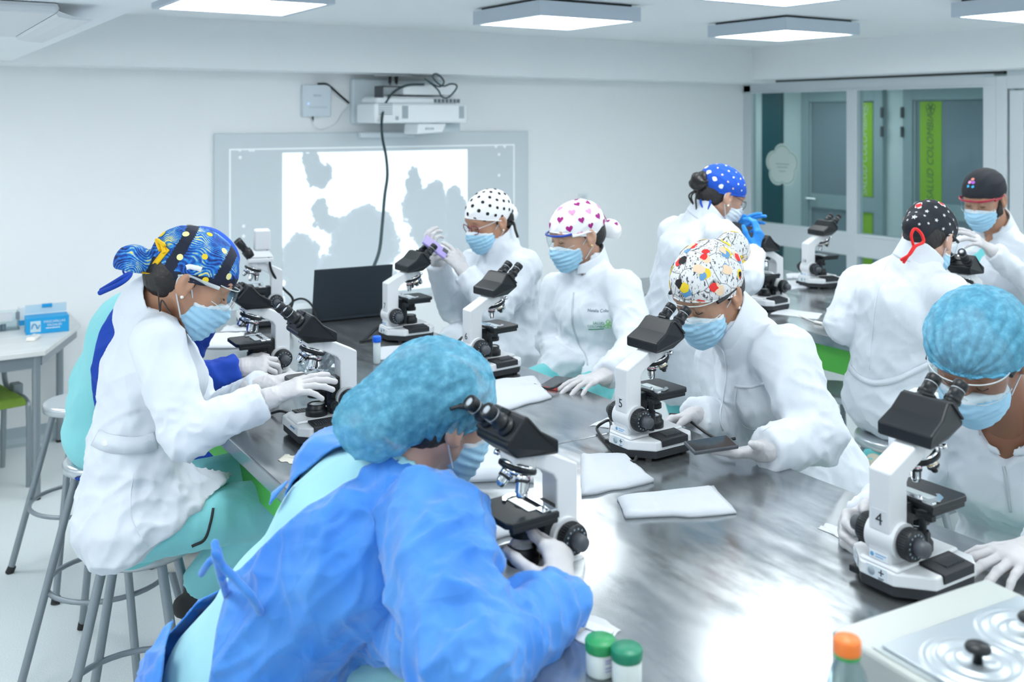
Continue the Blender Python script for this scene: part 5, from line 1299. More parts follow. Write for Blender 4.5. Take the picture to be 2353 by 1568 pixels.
        for s_ in (-1, 1):
            pts = [Vector(H(.110-.010*abs(math.cos(a)*.4+s_*0)-.006*(1 if s_*math.cos(a) > .3 else 0), s_*.033+.025*math.cos(a), .004+.020*math.sin(a))) for a in [2*math.pi*i/22 for i in range(22)]]
            o_ = mk(MB().tube(pts, S.get('rim_r', .0018), 6, True), 'spectacle_frame', fm_); go = go or o_
            cpt = sum(pts, Vector((0, 0, 0)))/22
            mk(MB().add(pts+[cpt], [(i, (i+1) % 22, 22) for i in range(22)], True), 'spectacle_lens', CLEAR, o_)
            mk(MB().tube(spline([Vector(H(.098, s_*.058, .012)), Vector(H(.05, s_*.078, .014)), Vector(H(-.015, s_*.0835, .016))], 5), .0015, 5), 'temple', S.get('temple', fm_), o_)
        mk(MB().tube(spline([Vector(H(.106, -.009, .008)), Vector(H(.112, 0, .012)), Vector(H(.106, .009, .008))], 4), .0016, 5), 'bridge', fm_, go)
    if S.get('earring') is not None:
        for s_ in (-1, 1):
            mk(MB().lathe([(0, -.005), (.0032, -.004), (.005, 0), (.0032, .004), (0, .005)], H(-.004, s_*.086, -.034), D(0, 0, 1), 12), 'earring', S['earring'])
    # --- hands
    for q, hd in S.get('hands', {}).items():
        Fh = Field(); hand_field(Fh, J['wr'+q] if 'at' not in hd else hd['at'], hd['fwd'], hd['back'], q, hd.get('curl', (.4, .4, .45, .5)), hd.get('thumb', (.5, .3)), hd.get('size', .96), hd.get('spread', .13), hd.get('cuff', .042))
        P, Q = Fh.mesh(hd.get('vox', .0029)); P = relax(P, Q, 1, .3); N = normals(P, Q); w0 = np.array(J['wr'+q] if 'at' not in hd else hd['at'])
        hh = fall(P, w0, .05)*folds(P, np.cross(unit(hd['fwd']), unit(hd['back'])), .012, 3, 81)*.0035+folds(P, unit(hd['fwd'])+unit(hd['back'])*.3, .02, 3, 83)*.0012
        ho = put('glove', P+N*hh[:, None], Q, S.get('glove', GLOVE)); S['_h'+q] = ho
    if S.get('sash'): S['sash'](S, mk, fin)
    return S
# ------------------------------------------------------------------ the ten people
def pix(part, px, py, off=.0015):
    """point on a finished surface seen at a photo position"""
    o = Vector((0, 0, EYE)); d = (W(px, py, 1)-o).normalized(); h = part.tree.ray_cast(o, d, 20)
    p = h[0] if h[0] is not None else part.tree.find_nearest(W(px, py, 2.6))[0]
    return p-d*off
def proj(P):
    lat = P[:, 0]*CS-P[:, 1]*SN; dep = P[:, 0]*SN+P[:, 1]*CS
    return np.stack([CX+FPX*lat/dep, HY+FPX*(EYE-P[:, 2])/dep, dep], 1)
def inside(xy, poly):
    x, y = xy[:, 0], xy[:, 1]; r = np.zeros(len(x), bool); n = len(poly)
    for i in range(n):
        (x1, y1), (x2, y2) = poly[i], poly[(i+1) % n]
        r ^= ((y1 > y) != (y2 > y)) & (x < (x2-x1)*(y-y1)/((y2-y1) or 1e-9)+x1)
    return r
def sphere_dirs(n, seed=0):
    out = []
    for i in range(n):
        z = 1-2*(i+.5)/n; a = i*2.399963+seed; r = math.sqrt(1-z*z); out.append(Vector((r*math.cos(a), r*math.sin(a), z)))
    return out
def cap_prints(S, name, pick, n, seed=0, R=.14, c=(-.012, 0, .044), xmax=9):
    """spread printed figures evenly over a cap; pick(i) -> (polygon, material)"""
    hf, hu = unit(S['hf']), np.array(S['hu'], float); hu = unit(hu-hf*(hu @ hf)); hl = np.cross(hu, hf); hs = S.get('hs', 1)
    cw = Vector(np.array(S['head'])+(hf*c[0]+hl*c[1]+hu*c[2])*hs); sh = []; rng = random.Random(seed)
    n_down = S['cap'].get('low', -.2)
    for i, d in enumerate(sphere_dirs(n, seed)):
        if d.z < n_down or d.x > xmax: continue
        w = Vector(hf)*d.x+Vector(hl)*d.y+Vector(hu)*d.z; e1 = w.cross(Vector(hu)+Vector((.01, .02, 0))).normalized(); e2 = w.cross(e1)
        e1 = -e1 if False else e1; it = pick(i, rng)
        for ox, oy, poly, m in it:
            sh.append((cw+w*R+e1*ox+(-e2)*oy, -e1, -e2, poly, m))
    ob = print_on(S['_kp'], cw, sh, name, S['_cap'], Matrix.Identity(4)); return ob
def strap(S, pts, r, name, m, parent='_cap', flat=None):
    o = MB().tube(spline(pts, 6), r, 6).obj(name, S[parent], m); o.matrix_parent_inverse = Matrix.Identity(4) if parent != '_root' else S['_inv']; return o
def at_root(o, S): o.parent = S['_root']; o.matrix_parent_inverse = S['_inv']; return o

SKINA = mat('skin_tan', SKIN_A, .5, sss=.15); SKINB = mat('skin_brown', SKIN_B, .5, sss=.15); SKINC = mat('skin_deep', SKIN_C, .5, sss=.12); SKINL = mat('skin_light', (.55, .34, .26), .5, sss=.15)
FACE = lambda a, c: cdir(a, 0, c)

# cap materials
sw, nt, b = nodes_of('swirl_print', .8)
tc = nd(nt, 'ShaderNodeTexCoord'); nz = nd(nt, 'ShaderNodeTexNoise', Scale=11.0, Detail=1.5); nt.links.new(tc.outputs['Object'], nz.inputs['Vector'])
wv = nd(nt, 'ShaderNodeTexWave', Scale=46.0, Distortion=0.0); mx = nd(nt, 'ShaderNodeVectorMath', operation='SCALE'); mx.inputs['Scale'].default_value = .16
nt.links.new(nz.outputs['Color'], mx.inputs[0]); ad = nd(nt, 'ShaderNodeVectorMath', operation='ADD'); nt.links.new(tc.outputs['Object'], ad.inputs[0]); nt.links.new(mx.outputs[0], ad.inputs[1])
wv.bands_direction = 'DIAGONAL'; nt.links.new(ad.outputs[0], wv.inputs['Vector'])
n3 = nd(nt, 'ShaderNodeTexNoise', Scale=20.0, Detail=5.0, Roughness=.65); nt.links.new(tc.outputs['Object'], n3.inputs['Vector'])
mm = nd(nt, 'ShaderNodeMath', operation='MULTIPLY_ADD'); mm.inputs[1].default_value = .20; nt.links.new(wv.outputs['Fac'], mm.inputs[0]); nt.links.new(n3.outputs['Fac'], mm.inputs[2])
r1 = ramp(nt, [(.40, (.003, .010, .05)), (.50, (.004, .05, .30)), (.60, (.006, .12, .50)), (.70, (.03, .28, .62)), (.745, (.30, .50, .45)), (.80, (.70, .62, .16))]); nt.links.new(mm.outputs[0], r1.inputs[0]); nt.links.new(r1.outputs[0], b.inputs['Base Color'])
SWIRL = sw; DARKP = mat('dark_print', (.006, .010, .028), .8, var=(60, .6)); YEL = mat('yellow_print', (.82, .60, .03), .8); PALY = mat('pale_yellow_print', (.85, .80, .35), .8)
YTIE = mat('yellow_ribbon', (.85, .52, .0), .7); REDR = mat('red_ribbon', (.80, .02, .02), .7)
CW = mat('cap_white', (.83, .84, .86), .85); CB_ = mat('cap_blackcloth', (.012, .015, .022), .85); CBL_ = mat('cap_royal', (.006, .08, .50), .85)
PINK = mat('print_pink', (.80, .36, .62), .85); MAG = mat('print_magenta', (.36, .015, .22), .85); PRED = mat('print_red', (.75, .03, .03), .85); PBLUE = mat('print_blue', (.02, .13, .55), .85); PSKIN = mat('print_cream', (.80, .60, .42), .85); PBLK = mat('print_black', (.012, .012, .014), .85)
pc_, nt, b = nodes_of('newsprint_cap', .85)      # white cloth with fine black line work in panels
tc = nd(nt, 'ShaderNodeTexCoord'); vo = nd(nt, 'ShaderNodeTexVoronoi', Scale=17.0, feature='DISTANCE_TO_EDGE'); nt.links.new(tc.outputs['Object'], vo.inputs['Vector'])
v2 = nd(nt, 'ShaderNodeTexNoise', Scale=150.0, Detail=2.0, Roughness=.7); mp = nd(nt, 'ShaderNodeMapping'); mp.inputs['Scale'].default_value = (1, 1, .35); nt.links.new(tc.outputs['Object'], mp.inputs[0]); nt.links.new(mp.outputs[0], v2.inputs['Vector'])
ra = ramp(nt, [(.0, (.02, .02, .025)), (.022, (.84, .85, .86))]); nt.links.new(vo.outputs['Distance'], ra.inputs[0])
rb = ramp(nt, [(.385, (.10, .11, .12)), (.43, (.85, .86, .87))]); nt.links.new(v2.outputs['Fac'], rb.inputs[0])
mu = nd(nt, 'ShaderNodeMix', data_type='RGBA', blend_type='MULTIPLY'); mu.inputs[0].default_value = 1; nt.links.new(ra.outputs[0], mu.inputs[6]); nt.links.new(rb.outputs[0], mu.inputs[7]); nt.links.new(mu.outputs[2], b.inputs['Base Color'])
NEWS = pc_
bo = bpy.data.materials.new('bouffant_net'); bo.use_nodes = True; MATS['bouffant_net'] = bo; nt = bo.node_tree; b = nt.nodes['Principled BSDF']; out = nt.nodes['Material Output']
tc = nd(nt, 'ShaderNodeTexCoord'); nz = nd(nt, 'ShaderNodeTexNoise', Scale=55.0, Detail=6.0, Roughness=.6); nt.links.new(tc.outputs['Object'], nz.inputs['Vector'])
r1 = ramp(nt, [(.36, (.08, .36, .55)), (.55, (.12, .44, .64)), (.75, (.20, .55, .74))]); nt.links.new(nz.outputs['Fac'], r1.inputs[0]); nt.links.new(r1.outputs[0], b.inputs['Base Color']); b.inputs['Roughness'].default_value = .7
r2 = ramp(nt, [(.36, (.58, .58, .58)), (.70, (.76, .76, .76))]); nt.links.new(nz.outputs['Fac'], r2.inputs[0]); nt.links.new(r2.outputs[0], b.inputs['Alpha'])
BOUF = bo; BHEM = mat('bouffant_band', (.16, .55, .80), .7)
gw, nt, b = nodes_of('blue_gown', .62)
tc = nd(nt, 'ShaderNodeTexCoord'); nz = nd(nt, 'ShaderNodeTexNoise', Scale=6.0, Detail=4.0); nt.links.new(tc.outputs['Object'], nz.inputs['Vector'])
r1 = ramp(nt, [(.35, (.018, .19, .66)), (.65, (.07, .29, .74))]); nt.links.new(nz.outputs['Fac'], r1.inputs[0]); nt.links.new(r1.outputs[0], b.inputs['Base Color']); b.inputs['Sheen Weight'].default_value = .25
GOWN = gw; creases(GOWN, [('facet', 7.0, (1, 1, .7), .55, .05), ('facet', 15.0, (1, .7, 1), .45, .022), ('line', 9.0, (1, 1.3, .5), .5, .03), ('weave', 500, (1, 1, 1), .1, .003)])

# ---- A: the woman in the fitted coat, cap with a blue and yellow swirl print
A = dict(label='woman in a fitted white coat and blue and yellow swirl cap, seated at the bench', skin=SKINB, hs=1.05,
    pel=W(305, 1190, 2.68), waist=W(312, 1030, 2.70), chest=W(345, 850, 2.72), neck=W(352, 705, 2.74), head=W(437, 647, 2.70), hf=cdir(.80, -.52, .26), hu=cdir(.5, .83, .2),
    shL=W(365, 770, 2.90), shR=W(362, 788, 2.57), elR=W(428, 1000, 2.50), wrR=W(612, 918, 2.56), elL=W(475, 965, 2.98), wrL=W(606, 886, 2.86), hips=cdir(.3, 0, -.95),
    knR=W(622, 1165, 2.86), knL=W(618, 1084, 3.04), anR=W(455, 1345, 2.92), anL=W(520, 1330, 3.1), coat=COAT, vox=.0065, bust=.075, rough=.75, bulk=1.04, tw=(.165, .120, .145), td=(.135, .105, .115), skirt=.56, arm=(.064, .056, .045),
    leg=(.080, .078, .055), tvox=.008, trousers=TEALP, shoe=RUBBER, collar_h=.045, cuts=[(W(408, 1205, 2.66), cdir(.60, -.80, 0), .26), (W(428, 1100, 2.92), cdir(.92, .2, .1), .19), (Vector((W(305, 1190, 2.68).x, W(305, 1190, 2.68).y, .724)), (0, 0, -1), .40)], foot=cdir(.9, 0, .4),
    folds=[(cdir(.6, .75, 0), .055, 8, 91, .016, W(330, 1140, 2.55), .17, 2.4), (cdir(.9, .3, 0), .035, 9, 92, .008, W(300, 960, 2.6), .13, 2.2), (cdir(.3, .9, 0), .06, 9, 93, .008, W(300, 1200, 2.6), .14, 2.2)],
    cap=dict(kind='scrub', name='swirl_print_cap', m=[SWIRL, DARKP], c=(-.012, 0, .044), r=(.115, .089, .094), edge=((.10, .040), (-.10, -.030)), hem=DARKP, hem_r=.003,
        more=[((-.145, 0, -.026), (.047, .052, .046), .006), ((-.108, 0, -.006), (.030, .034, .028), .014)],
        slots=lambda P, f, l, u: np.where((np.abs((u-.040)-(f-.10)*.35) < .024) & (f > -.1), 1, np.where((np.abs(f-.052) < .014) & (f > 0), 1, np.where((np.abs(f+.068) < .014), 1, 0)))),
    eyes='goggles', earring=PEARL, hands={'R': dict(fwd=cdir(.88, .30, .25), back=cdir(-.35, .9, -.3), curl=(.18, .25, .3, .4), thumb=(.25, .1), size=.95),
        'L': dict(fwd=cdir(.95, .22, .15), back=cdir(-.2, .95, -.1), curl=(.15, .2, .3, .4), thumb=(.3, .1), size=.95)})
person(A)
cap_prints(A, 'printed_star', lambda i, g: [(0, 0, disc(.012, 12), (PALY, YEL)[i % 2]), ], 30, 2)
hd = lambda S, a, l, u: Vector(np.array(S['head'])+(unit(S['hf'])*a+np.cross(unit(np.array(S['hu'])-unit(S['hf'])*(np.array(S['hu']) @ unit(S['hf']))), unit(S['hf']))*l+unit(np.array(S['hu'])-unit(S['hf'])*(np.array(S['hu']) @ unit(S['hf'])))*u)*S.get('hs', 1))
o = patch_on(A['_kp'], [hd(A, -.098, -.05, -.04), hd(A, -.1, -.08, -.01), hd(A, -.098, -.06, .03), hd(A, -.095, 0, .05)], -Vector(np.cross(unit(A['hu']), unit(A['hf'])))*-1, 'yellow_tie', YTIE, A['_cap'], Matrix.Identity(4), .004, width=.012)
strap(A, [pix(A['_kp'], 368, 575, .008), pix(A['_kp'], 360, 552, .014), pix(A['_kp'], 357, 548, .02), pix(A['_kp'], 372, 560, .014), pix(A['_kp'], 378, 582, .008)], .0055, 'yellow_bow', YTIE)
o = text_on(A['_kp'], '', .01, hd(A, .0, -.1, .04), A['hf'], A['hu'], CW, 'blank', A['_cap'], Matrix.Identity(4)) if False else None
tg = [pix(A['_kp'], x, y, .002) for x, y in ((428, 615), (436, 613), (446, 615), (455, 617), (463, 620))]
o = patch_on(A['_kp'], tg, (W(446, 616, 1)-Vector((0, 0, EYE))).normalized(), 'cap_tag', CW, A['_cap'], Matrix.Identity(4), .002, width=.013)
vd = (W(300, 1010, 1)-Vector((0, 0, EYE))).normalized()
at_root(patch_on(A['_cp'], [pix(A['_cp'], x, y) for x, y in ((219, 1006), (245, 1017), (290, 1024), (330, 1022), (362, 1012))], vd, 'back_belt', COAT, A['_root'], A['_inv'], .004, width=.042), A)
bp_ = pix(A['_cp'], 241, 1018, .008); at_root(MB().cyl(bp_, bp_-vd*.003, .008, n=16).obj('button', m=PEARL), A)
at_root(patch_on(A['_cp'], [pix(A['_cp'], x, y) for x, y in ((306, 1090), (300, 1150), (306, 1200), (345, 1262))], vd, 'side_seam', mat('seam_line', (.70, .74, .80), .9), A['_root'], A['_inv'], .001, width=.002), A)  # seam strips in their own tone, a touch paler than the coat
at_root(patch_on(A['_tp'], [pix(A['_tp'], x, y) for x, y in ((490, 1168), (484, 1200), (470, 1240), (443, 1288))], vd, 'pocket_zip', INK, A['_root'], A['_inv'], .003, width=.006), A)
strap(A, [hd(A, -.06, -.062, -.05), hd(A, -.03, -.075, -.09), W(372, 690, 2.60), W(392, 722, 2.585)], .0018, 'hair_strand', HAIR, '_root')

# ---- B: behind her, pale teal scrubs under a royal blue gown open at the back
def b_open(P):
    q = proj(P); return inside(q[:, :2], [(0, 500), (330, 560), (318, 655), (262, 705), (228, 760), (207, 850), (214, 920), (226, 965), (232, 1100), (0, 1100)])
B = dict(label='person with a pale teal back and royal blue sleeves, half hidden behind the swirl-cap woman', skin=SKINB,
    pel=W(236, 985, 3.48), waist=W(246, 890, 3.45), chest=W(298, 775, 3.36), neck=W(385, 665, 3.28), head=W(462, 622, 3.26), hf=cdir(.82, -.5, .3), hu=cdir(.45, .85, .2),
    shL=W(330, 720, 3.55), shR=W(362, 752, 3.12), elL=W(425, 800, 3.46), wrL=W(468, 738, 3.44), elR=W(425, 885, 3.14), wrR=W(545, 846, 3.22), hips=cdir(.4, 0, -.9), bulk=1.22, coat=ROYAL, coat_name='surgical_gown',
    open=b_open, skirt=.35, scrub=TEALP, trousers=ROYAL, vskin=.06, collar=False, cap=dict(kind='scrub', m=CBL_), eyes=None, glove=GLOVE,
    hands={'L': dict(fwd=cdir(.6, .78, .1), back=cdir(.5, -.3, -.7), curl=(.6, .7, .8, .9), thumb=(.4, .3)), 'R': dict(fwd=cdir(.97, .05, .2), back=cdir(-.1, .75, -.6), curl=(.7, .8, .9, 1.0), thumb=(.5, .4))})
person(B)
def scrub_top(S, m, o=.004, vox=.009, fl=()):
    """scrub shirt under an open gown"""
    f = Field(); J = {k: np.array(S[k], float) for k in ('pel', 'waist', 'chest', 'neck', 'shL', 'shR')}; b = S['bulk']; ss = unit(J['shR']-J['shL']); hp = unit(S['hips'])
    tw = S.get('tw', (.158, .132, .158)); td = S.get('td', (.118, .100, .112)); K = .045
    f.slab(J['pel'], J['waist'], (tw[0]*b-o, td[0]*b-o), (tw[1]*b-o, td[1]*b-o), hp, K); f.slab(J['waist'], J['chest'], (tw[1]*b-o, td[1]*b-o), (tw[2]*b-o, td[2]*b-o), ss, K)
    f.slab(J['chest'], J['chest']+(J['neck']-J['chest'])*.8, (tw[2]*b-o, td[2]*b-o), (.085*b-o, .066*b-o), ss, K)
    for q in 'LR': f.cone(J['chest']+(J['neck']-J['chest'])*.72, J['sh'+q], .062*b-o, .058*b-o, K*1.2)
    nd_ = unit(np.array(S['head'])-J['neck']); f.cone(J['neck']-nd_*.03, J['neck']+nd_*.02, .082, .074, .02); f.cone(J['neck'], J['neck']+nd_*.13, .06, .066, .008, True)
    P, Q = f.mesh(vox); P = relax(P, Q, 1, .4); N = normals(P, Q); h = np.zeros(len(P))
    for (dd, lam, st, sd, a_, cen, rad, shp) in fl: h += fall(P, cen, rad)*folds(P, dd, lam, st, sd, shp)*a_
    ob = link(bpy.data.objects.new('scrub_top', to_mesh('scrub_top', P+N*h[:, None], Q, [m])), S['_root']); ob.matrix_parent_inverse = S['_inv']; return Part(P, Q)
scrub_top(B, TEALP, .012, .009, [(cdir(.8, .4, 0), .06, 4, 5, .012, W(200, 900, 3.4), .18, 1.2), (cdir(.6, -.5, 0), .07, 4, 6, .010, W(210, 800, 3.4), .14, 1.2)])
TM = ROYAL
at_root(MB().tube(spline([W(232, 668, 3.22), W(262, 650, 3.2), W(285, 636, 3.2), W(300, 628, 3.22), W(292, 640, 3.2), W(270, 655, 3.18), W(228, 674, 3.2)], 6), .008, 6).obj('gown_tie', m=ROYAL), B)
at_root(MB().tube(spline([W(290, 636, 3.21), W(283, 622, 3.2), W(293, 610, 3.22), W(310, 606, 3.24)], 6), .0035, 5).obj('gown_tie', m=ROYAL), B)

# ---- C: nearest, crinkled blue gown over light teal
c_hole = [(770, 960), (705, 1050), (640, 1130), (575, 1215), (519, 1268), (488, 1305), (455, 1350), (420, 1395), (393, 1430), (378, 1480), (362, 1620), (470, 1640), (484, 1540), (497, 1440), (516, 1368), (524, 1330), (530, 1316), (553, 1308), (600, 1258), (653, 1208), (700, 1165), (748, 1140), (790, 1112), (819, 1098), (830, 1075), (880, 1052), (935, 1040), (960, 1000), (900, 940)]
def c_open(P):
    q = proj(P); cdep = 1.96; return inside(q[:, :2], c_hole) & (q[:, 2] < 2.06)
Cn = W(905, 1105, 1.99)
C = dict(hair_r=(.113, .090, .094), label='person in a crinkled blue gown open over light teal scrubs, wearing a bouffant cap', skin=SKINL, hs=1.02,
    pel=W(520, 1590, 1.97), waist=W(640, 1420, 1.95), chest=W(800, 1235, 1.95), neck=Cn, head=W(1010, 956, 2.04), hf=cdir(.76, -.30, .58), hu=cdir(.18, .96, .05),
    shL=W(770, 1085, 2.14), shR=W(998, 1212, 1.82), elR=W(1078, 1520, 1.58), wrR=W(1296, 1372, 1.80), elL=W(850, 1400, 2.02), wrL=W(985, 1478, 1.74), hips=cdir(.5, 0, -.86), bulk=1.16, coat=GOWN, coat_name='isolation_gown',
    vox=.0055, open=c_open, arm=(.076, .068, .040), skirt=.3, vskin=.06, collar=False, scrub=TEALL, trousers=TEALL, amp=1.2, rough=1.5,
    folds=[(cdir(.62, .75, .2), .085, 4, 101, .022, W(850, 1250, 1.8), .30, 1.0), (cdir(.62, .6, .3), .045, 4, 102, .011, W(950, 1200, 1.8), .24, 1.2), (cdir(.4, .9, 0), .07, 3, 103, .022, W(640, 1480, 1.8), .22, 1.0), (cdir(.7, -.5, .2), .06, 3, 104, .014, W(1050, 1380, 1.7), .2, 1.0), (cdir(.2, .9, .2), .05, 3, 105, .014, W(1200, 1420, 1.75), .15, 1.0)],
    cap=dict(kind='bouffant', name='bouffant_cap', m=BOUF, c=(-.022, 0, .050), r=(.124, .100, .102), edge=((.105, .038), (-.13, -.085)), hem=BHEM, hem_r=.0035, frill=.002, vox=.004, low=-.4,
        more=[((-.145, 0, -.028), (.072, .072, .070), .07)],
        relief=(lambda P, f, l, u: .0055*np.abs(np.sin(np.arctan2(l, f)*15+3*vnoise(P*16))) * np.clip((.09-u)/.09, 0, 1), lambda P, f, l, u: folds(P, cdir(.8, .4, .3), .022, 9, 7, 2.5)*.0060)),
    eyes='goggles', temple=BLACKM, rim=BLACKM, mask=None,
    hands={'R': dict(fwd=cdir(-.15, .66, .70), back=cdir(.72, .45, -.55), curl=(.8, 1.0, 1.1, 1.2), thumb=(.7, .4), size=1.0), 'L': dict(fwd=cdir(.55, -.80, -.15), back=cdir(.6, .5, -.6), curl=(.3, .4, .4, .5), thumb=(.3, .3), size=1.0)})
person(C)
CT = scrub_top(C, TEALL, .013, .008, [(cdir(.62, .75, .2), .05, 4, 11, .006, W(700, 1200, 1.9), .3, 1.2)])
at_root(MB().tube(spline([pix(C['_cp'], 470, 1312, .006), W(498, 1288, 1.74), W(512, 1302, 1.735), W(540, 1330, 1.74), W(575, 1368, 1.74), pix(C['_cp'], 600, 1408, .004)], 6), .0075, 6).obj('gown_tie', m=GOWN), C)
at_root(MB().tube(spline([W(505, 1300, 1.735), W(498, 1270, 1.73), W(492, 1240, 1.74)], 6), [.009]*8+[.007]*4+[.002], 6).obj('gown_tie', m=GOWN), C)
at_root(MB().tube(spline([W(510, 1302, 1.735), W(490, 1285, 1.74), W(475, 1300, 1.75), W(462, 1320, 1.78)], 6), .006, 6).obj('gown_tie', m=GOWN), C)

o = MB().tube(spline([pix(C['_kp'], 1035, 940, .006), pix(C['_kp'], 1058, 934, .007), pix(C['_kp'], 1082, 938, .007), pix(C['_kp'], 1100, 950, .004), Vector(hd(C, .085, -.072, .020))], 6), [.004]*6+[.0065]*19, 6).obj('temple', m=BLACKM); at_root(o, C)
# ---- D: right edge, at microscope 4
D_ = dict(hair_r=(.106, .088, .095), label='woman with a light blue pleated bouffant cap leaning over microscope 4', skin=SKINC, hs=1.08,
    pel=W(2380, 1290, 2.50), waist=W(2360, 1180, 2.46), chest=W(2320, 1085, 2.40), neck=W(2322, 965, 2.34), head=W(2248, 812, 2.22), hf=cdir(-.55, -.58, -.60), hu=cdir(-.33, .82, -.46),
    shR=W(2128, 965, 2.45), shL=W(2500, 990, 2.22), elR=W(2082, 1150, 2.42), wrR=W(1998, 1182, 2.17), elL=W(2520, 1240, 2.2), wrL=W(2385, 1264, 1.99), hips=cdir(-.9, 0, .43), bulk=1.05, coat=COAT, vox=.007, skirt=.4, arm=(.068, .056, .044), trousers=TEAL, vskin=.125,
    collar_h=.02, vneck=(W(2318, 968, 2.29), W(2304, 1074, 2.285), .078, .020), cap=dict(kind='bouffant', name='bouffant_cap', m=BOUF, c=(-.012, 0, .042), r=(.114, .098, .084), edge=((.10, .040), (-.11, -.045)), hem=BHEM, hem_r=.004, frill=.002, vox=.004, more=[((-.085, 0, .0), (.06, .065, .06), .05)],
        relief=(lambda P, f, l, u: .0050*np.abs(np.sin(np.arctan2(l, u-.040)*11+2.0*vnoise(P*18)))*np.clip((f+.13)/.1, 0, 1), lambda P, f, l, u: folds(P, cdir(.6, .4, .7), .02, 5, 8)*.002)),
    eyes='goggles', temple=BLACKM, earring=GOLD,
    hands={'R': dict(fwd=cdir(-.80, -.10, -.55), back=cdir(-.45, .25, .85), curl=(.75, .85, .9, 1.0), thumb=(.5, .4), size=.95), 'L': dict(fwd=cdir(-.90, -.02, -.42), back=cdir(-.15, .97, -.15), curl=(.22, .25, .28, .34), thumb=(.5, .25), size=1.0, spread=.17)})
person(D_)
at_root(patch_on(D_['_cp'], [pix(D_['_cp'], x, y) for x, y in ((2306, 1072), (2311, 1100), (2318, 1150), (2322, 1178))], (W(2312, 1110, 1)-Vector((0, 0, EYE))).normalized(), 'zip', mat('zip_grey', (.50, .56, .60), .4), D_['_root'], D_['_inv'], .0025, width=.005), D_)

# ---- E: black and white newsprint cap, microscope 5
def splash(i, g):
    out = []
    c = [(YEL, .027), (PRED, .018), (PBLUE, .023), (PBLK, .019), (PSKIN, .021)]
    for k in range(3):
        m, r = c[(i+k*2+g.randrange(2)) % 5]; out.append(((g.random()-.5)*.034, (g.random()-.5)*.034, blob(r*(.6+.5*g.random()), g), m))
    return out
E_ = dict(label='woman with a newsprint-pattern cap looking into microscope 5, phone on her palm', skin=SKINB, hs=1.08,
    pel=W(1862, 1085, 3.08), waist=W(1815, 1010, 3.03), chest=W(1762, 890, 2.98), neck=W(1700, 757, 2.97), head=W(1628, 673, 2.94), hf=cdir(-.66, -.45, -.60), hu=cdir(-.32, .88, -.33),
    shL=W(1800, 815, 2.82), shR=W(1655, 815, 3.16), elL=W(1875, 1005, 2.68), wrL=W(1756, 1036, 2.57), elR=W(1690, 985, 3.06), wrR=W(1594, 958, 2.92), hips=cdir(-.6, 0, .8), bulk=1.10, coat=COAT, vox=.007, skirt=.45, arm=(.076, .066, .050), trousers=NAVY, collar_h=.055,
    folds=[(cdir(-.3, .9, 0), .06, 4, 111, .010, W(1700, 900, 2.85), .2, 1.2), (cdir(.5, .8, 0), .06, 4, 112, .010, W(1880, 920, 2.8), .16, 1.2)],
    cap=dict(kind='scrub', name='newsprint_cap', m=NEWS, r=(.116, .090, .096), more=[((-.148, 0, .050), (.044, .050, .048), .006), ((-.112, 0, .048), (.034, .036, .034), .012)], low=-.15), eyes='goggles', temple=BLACKM, earring=PEARL,
    hands={'L': dict(fwd=cdir(-.96, -.02, -.12), back=cdir(-.05, -.9, -.35), curl=(.15, .2, .25, .3), thumb=(.9, .1), size=.98), 'R': dict(fwd=cdir(-.85, -.1, -.3), back=cdir(-.2, .75, .5), curl=(.5, .6, .6, .7), thumb=(.5, .3), size=.95)})
person(E_); cap_prints(E_, 'printed_blotches', splash, 36, 5)
text_on(E_['_kp'], 'BONK!', .016, pix(E_['_kp'], 1570, 668, .02), (.0, .0, 1), (W(1500, 676, 2.9)-W(1560, 676, 2.9)), PBLK, 'printed_word', E_['_cap'], Matrix.Identity(4))
vE = (W(1700, 900, 1)-Vector((0, 0, EYE))).normalized(); SEAM = MATS['seam_line']
at_root(patch_on(E_['_cp'], [pix(E_['_cp'], x, y) for x, y in ((1644, 790), (1662, 812), (1668, 860), (1662, 910), (1655, 960), (1662, 990))], vE, 'placket', SEAM, E_['_root'], E_['_inv'], .002, width=.004), E_)
at_root(patch_on(E_['_cp'], [pix(E_['_cp'], x, y) for x, y in ((1695, 885), (1690, 930), (1705, 975), (1730, 988), (1770, 980))], vE, 'pocket_edge', SEAM, E_['_root'], E_['_inv'], .0015, width=.002), E_)
at_root(patch_on(E_['_cp'], [pix(E_['_cp'], x, y) for x, y in ((1688, 888), (1720, 890), (1755, 882))], vE, 'pocket_edge', COAT, E_['_root'], E_['_inv'], .002, width=.008), E_)
ph = thing('phone', 'dark phone resting on the upturned white glove at microscope 5', 'phone', W(1634, 1023, 2.50))
Mph = frame((0, 0, 0), cdir(1, .06, .25), cdir(-.3, .12, 1)); MB().cbox((0, 0, 0), (.120, .064, .010), Mph).obj('case', ph, DGREY, bevel=.003); MB().cbox((0, 0, .0048), (.110, .056, .0012), Mph).obj('screen', ph, MATS['dark_screen'])

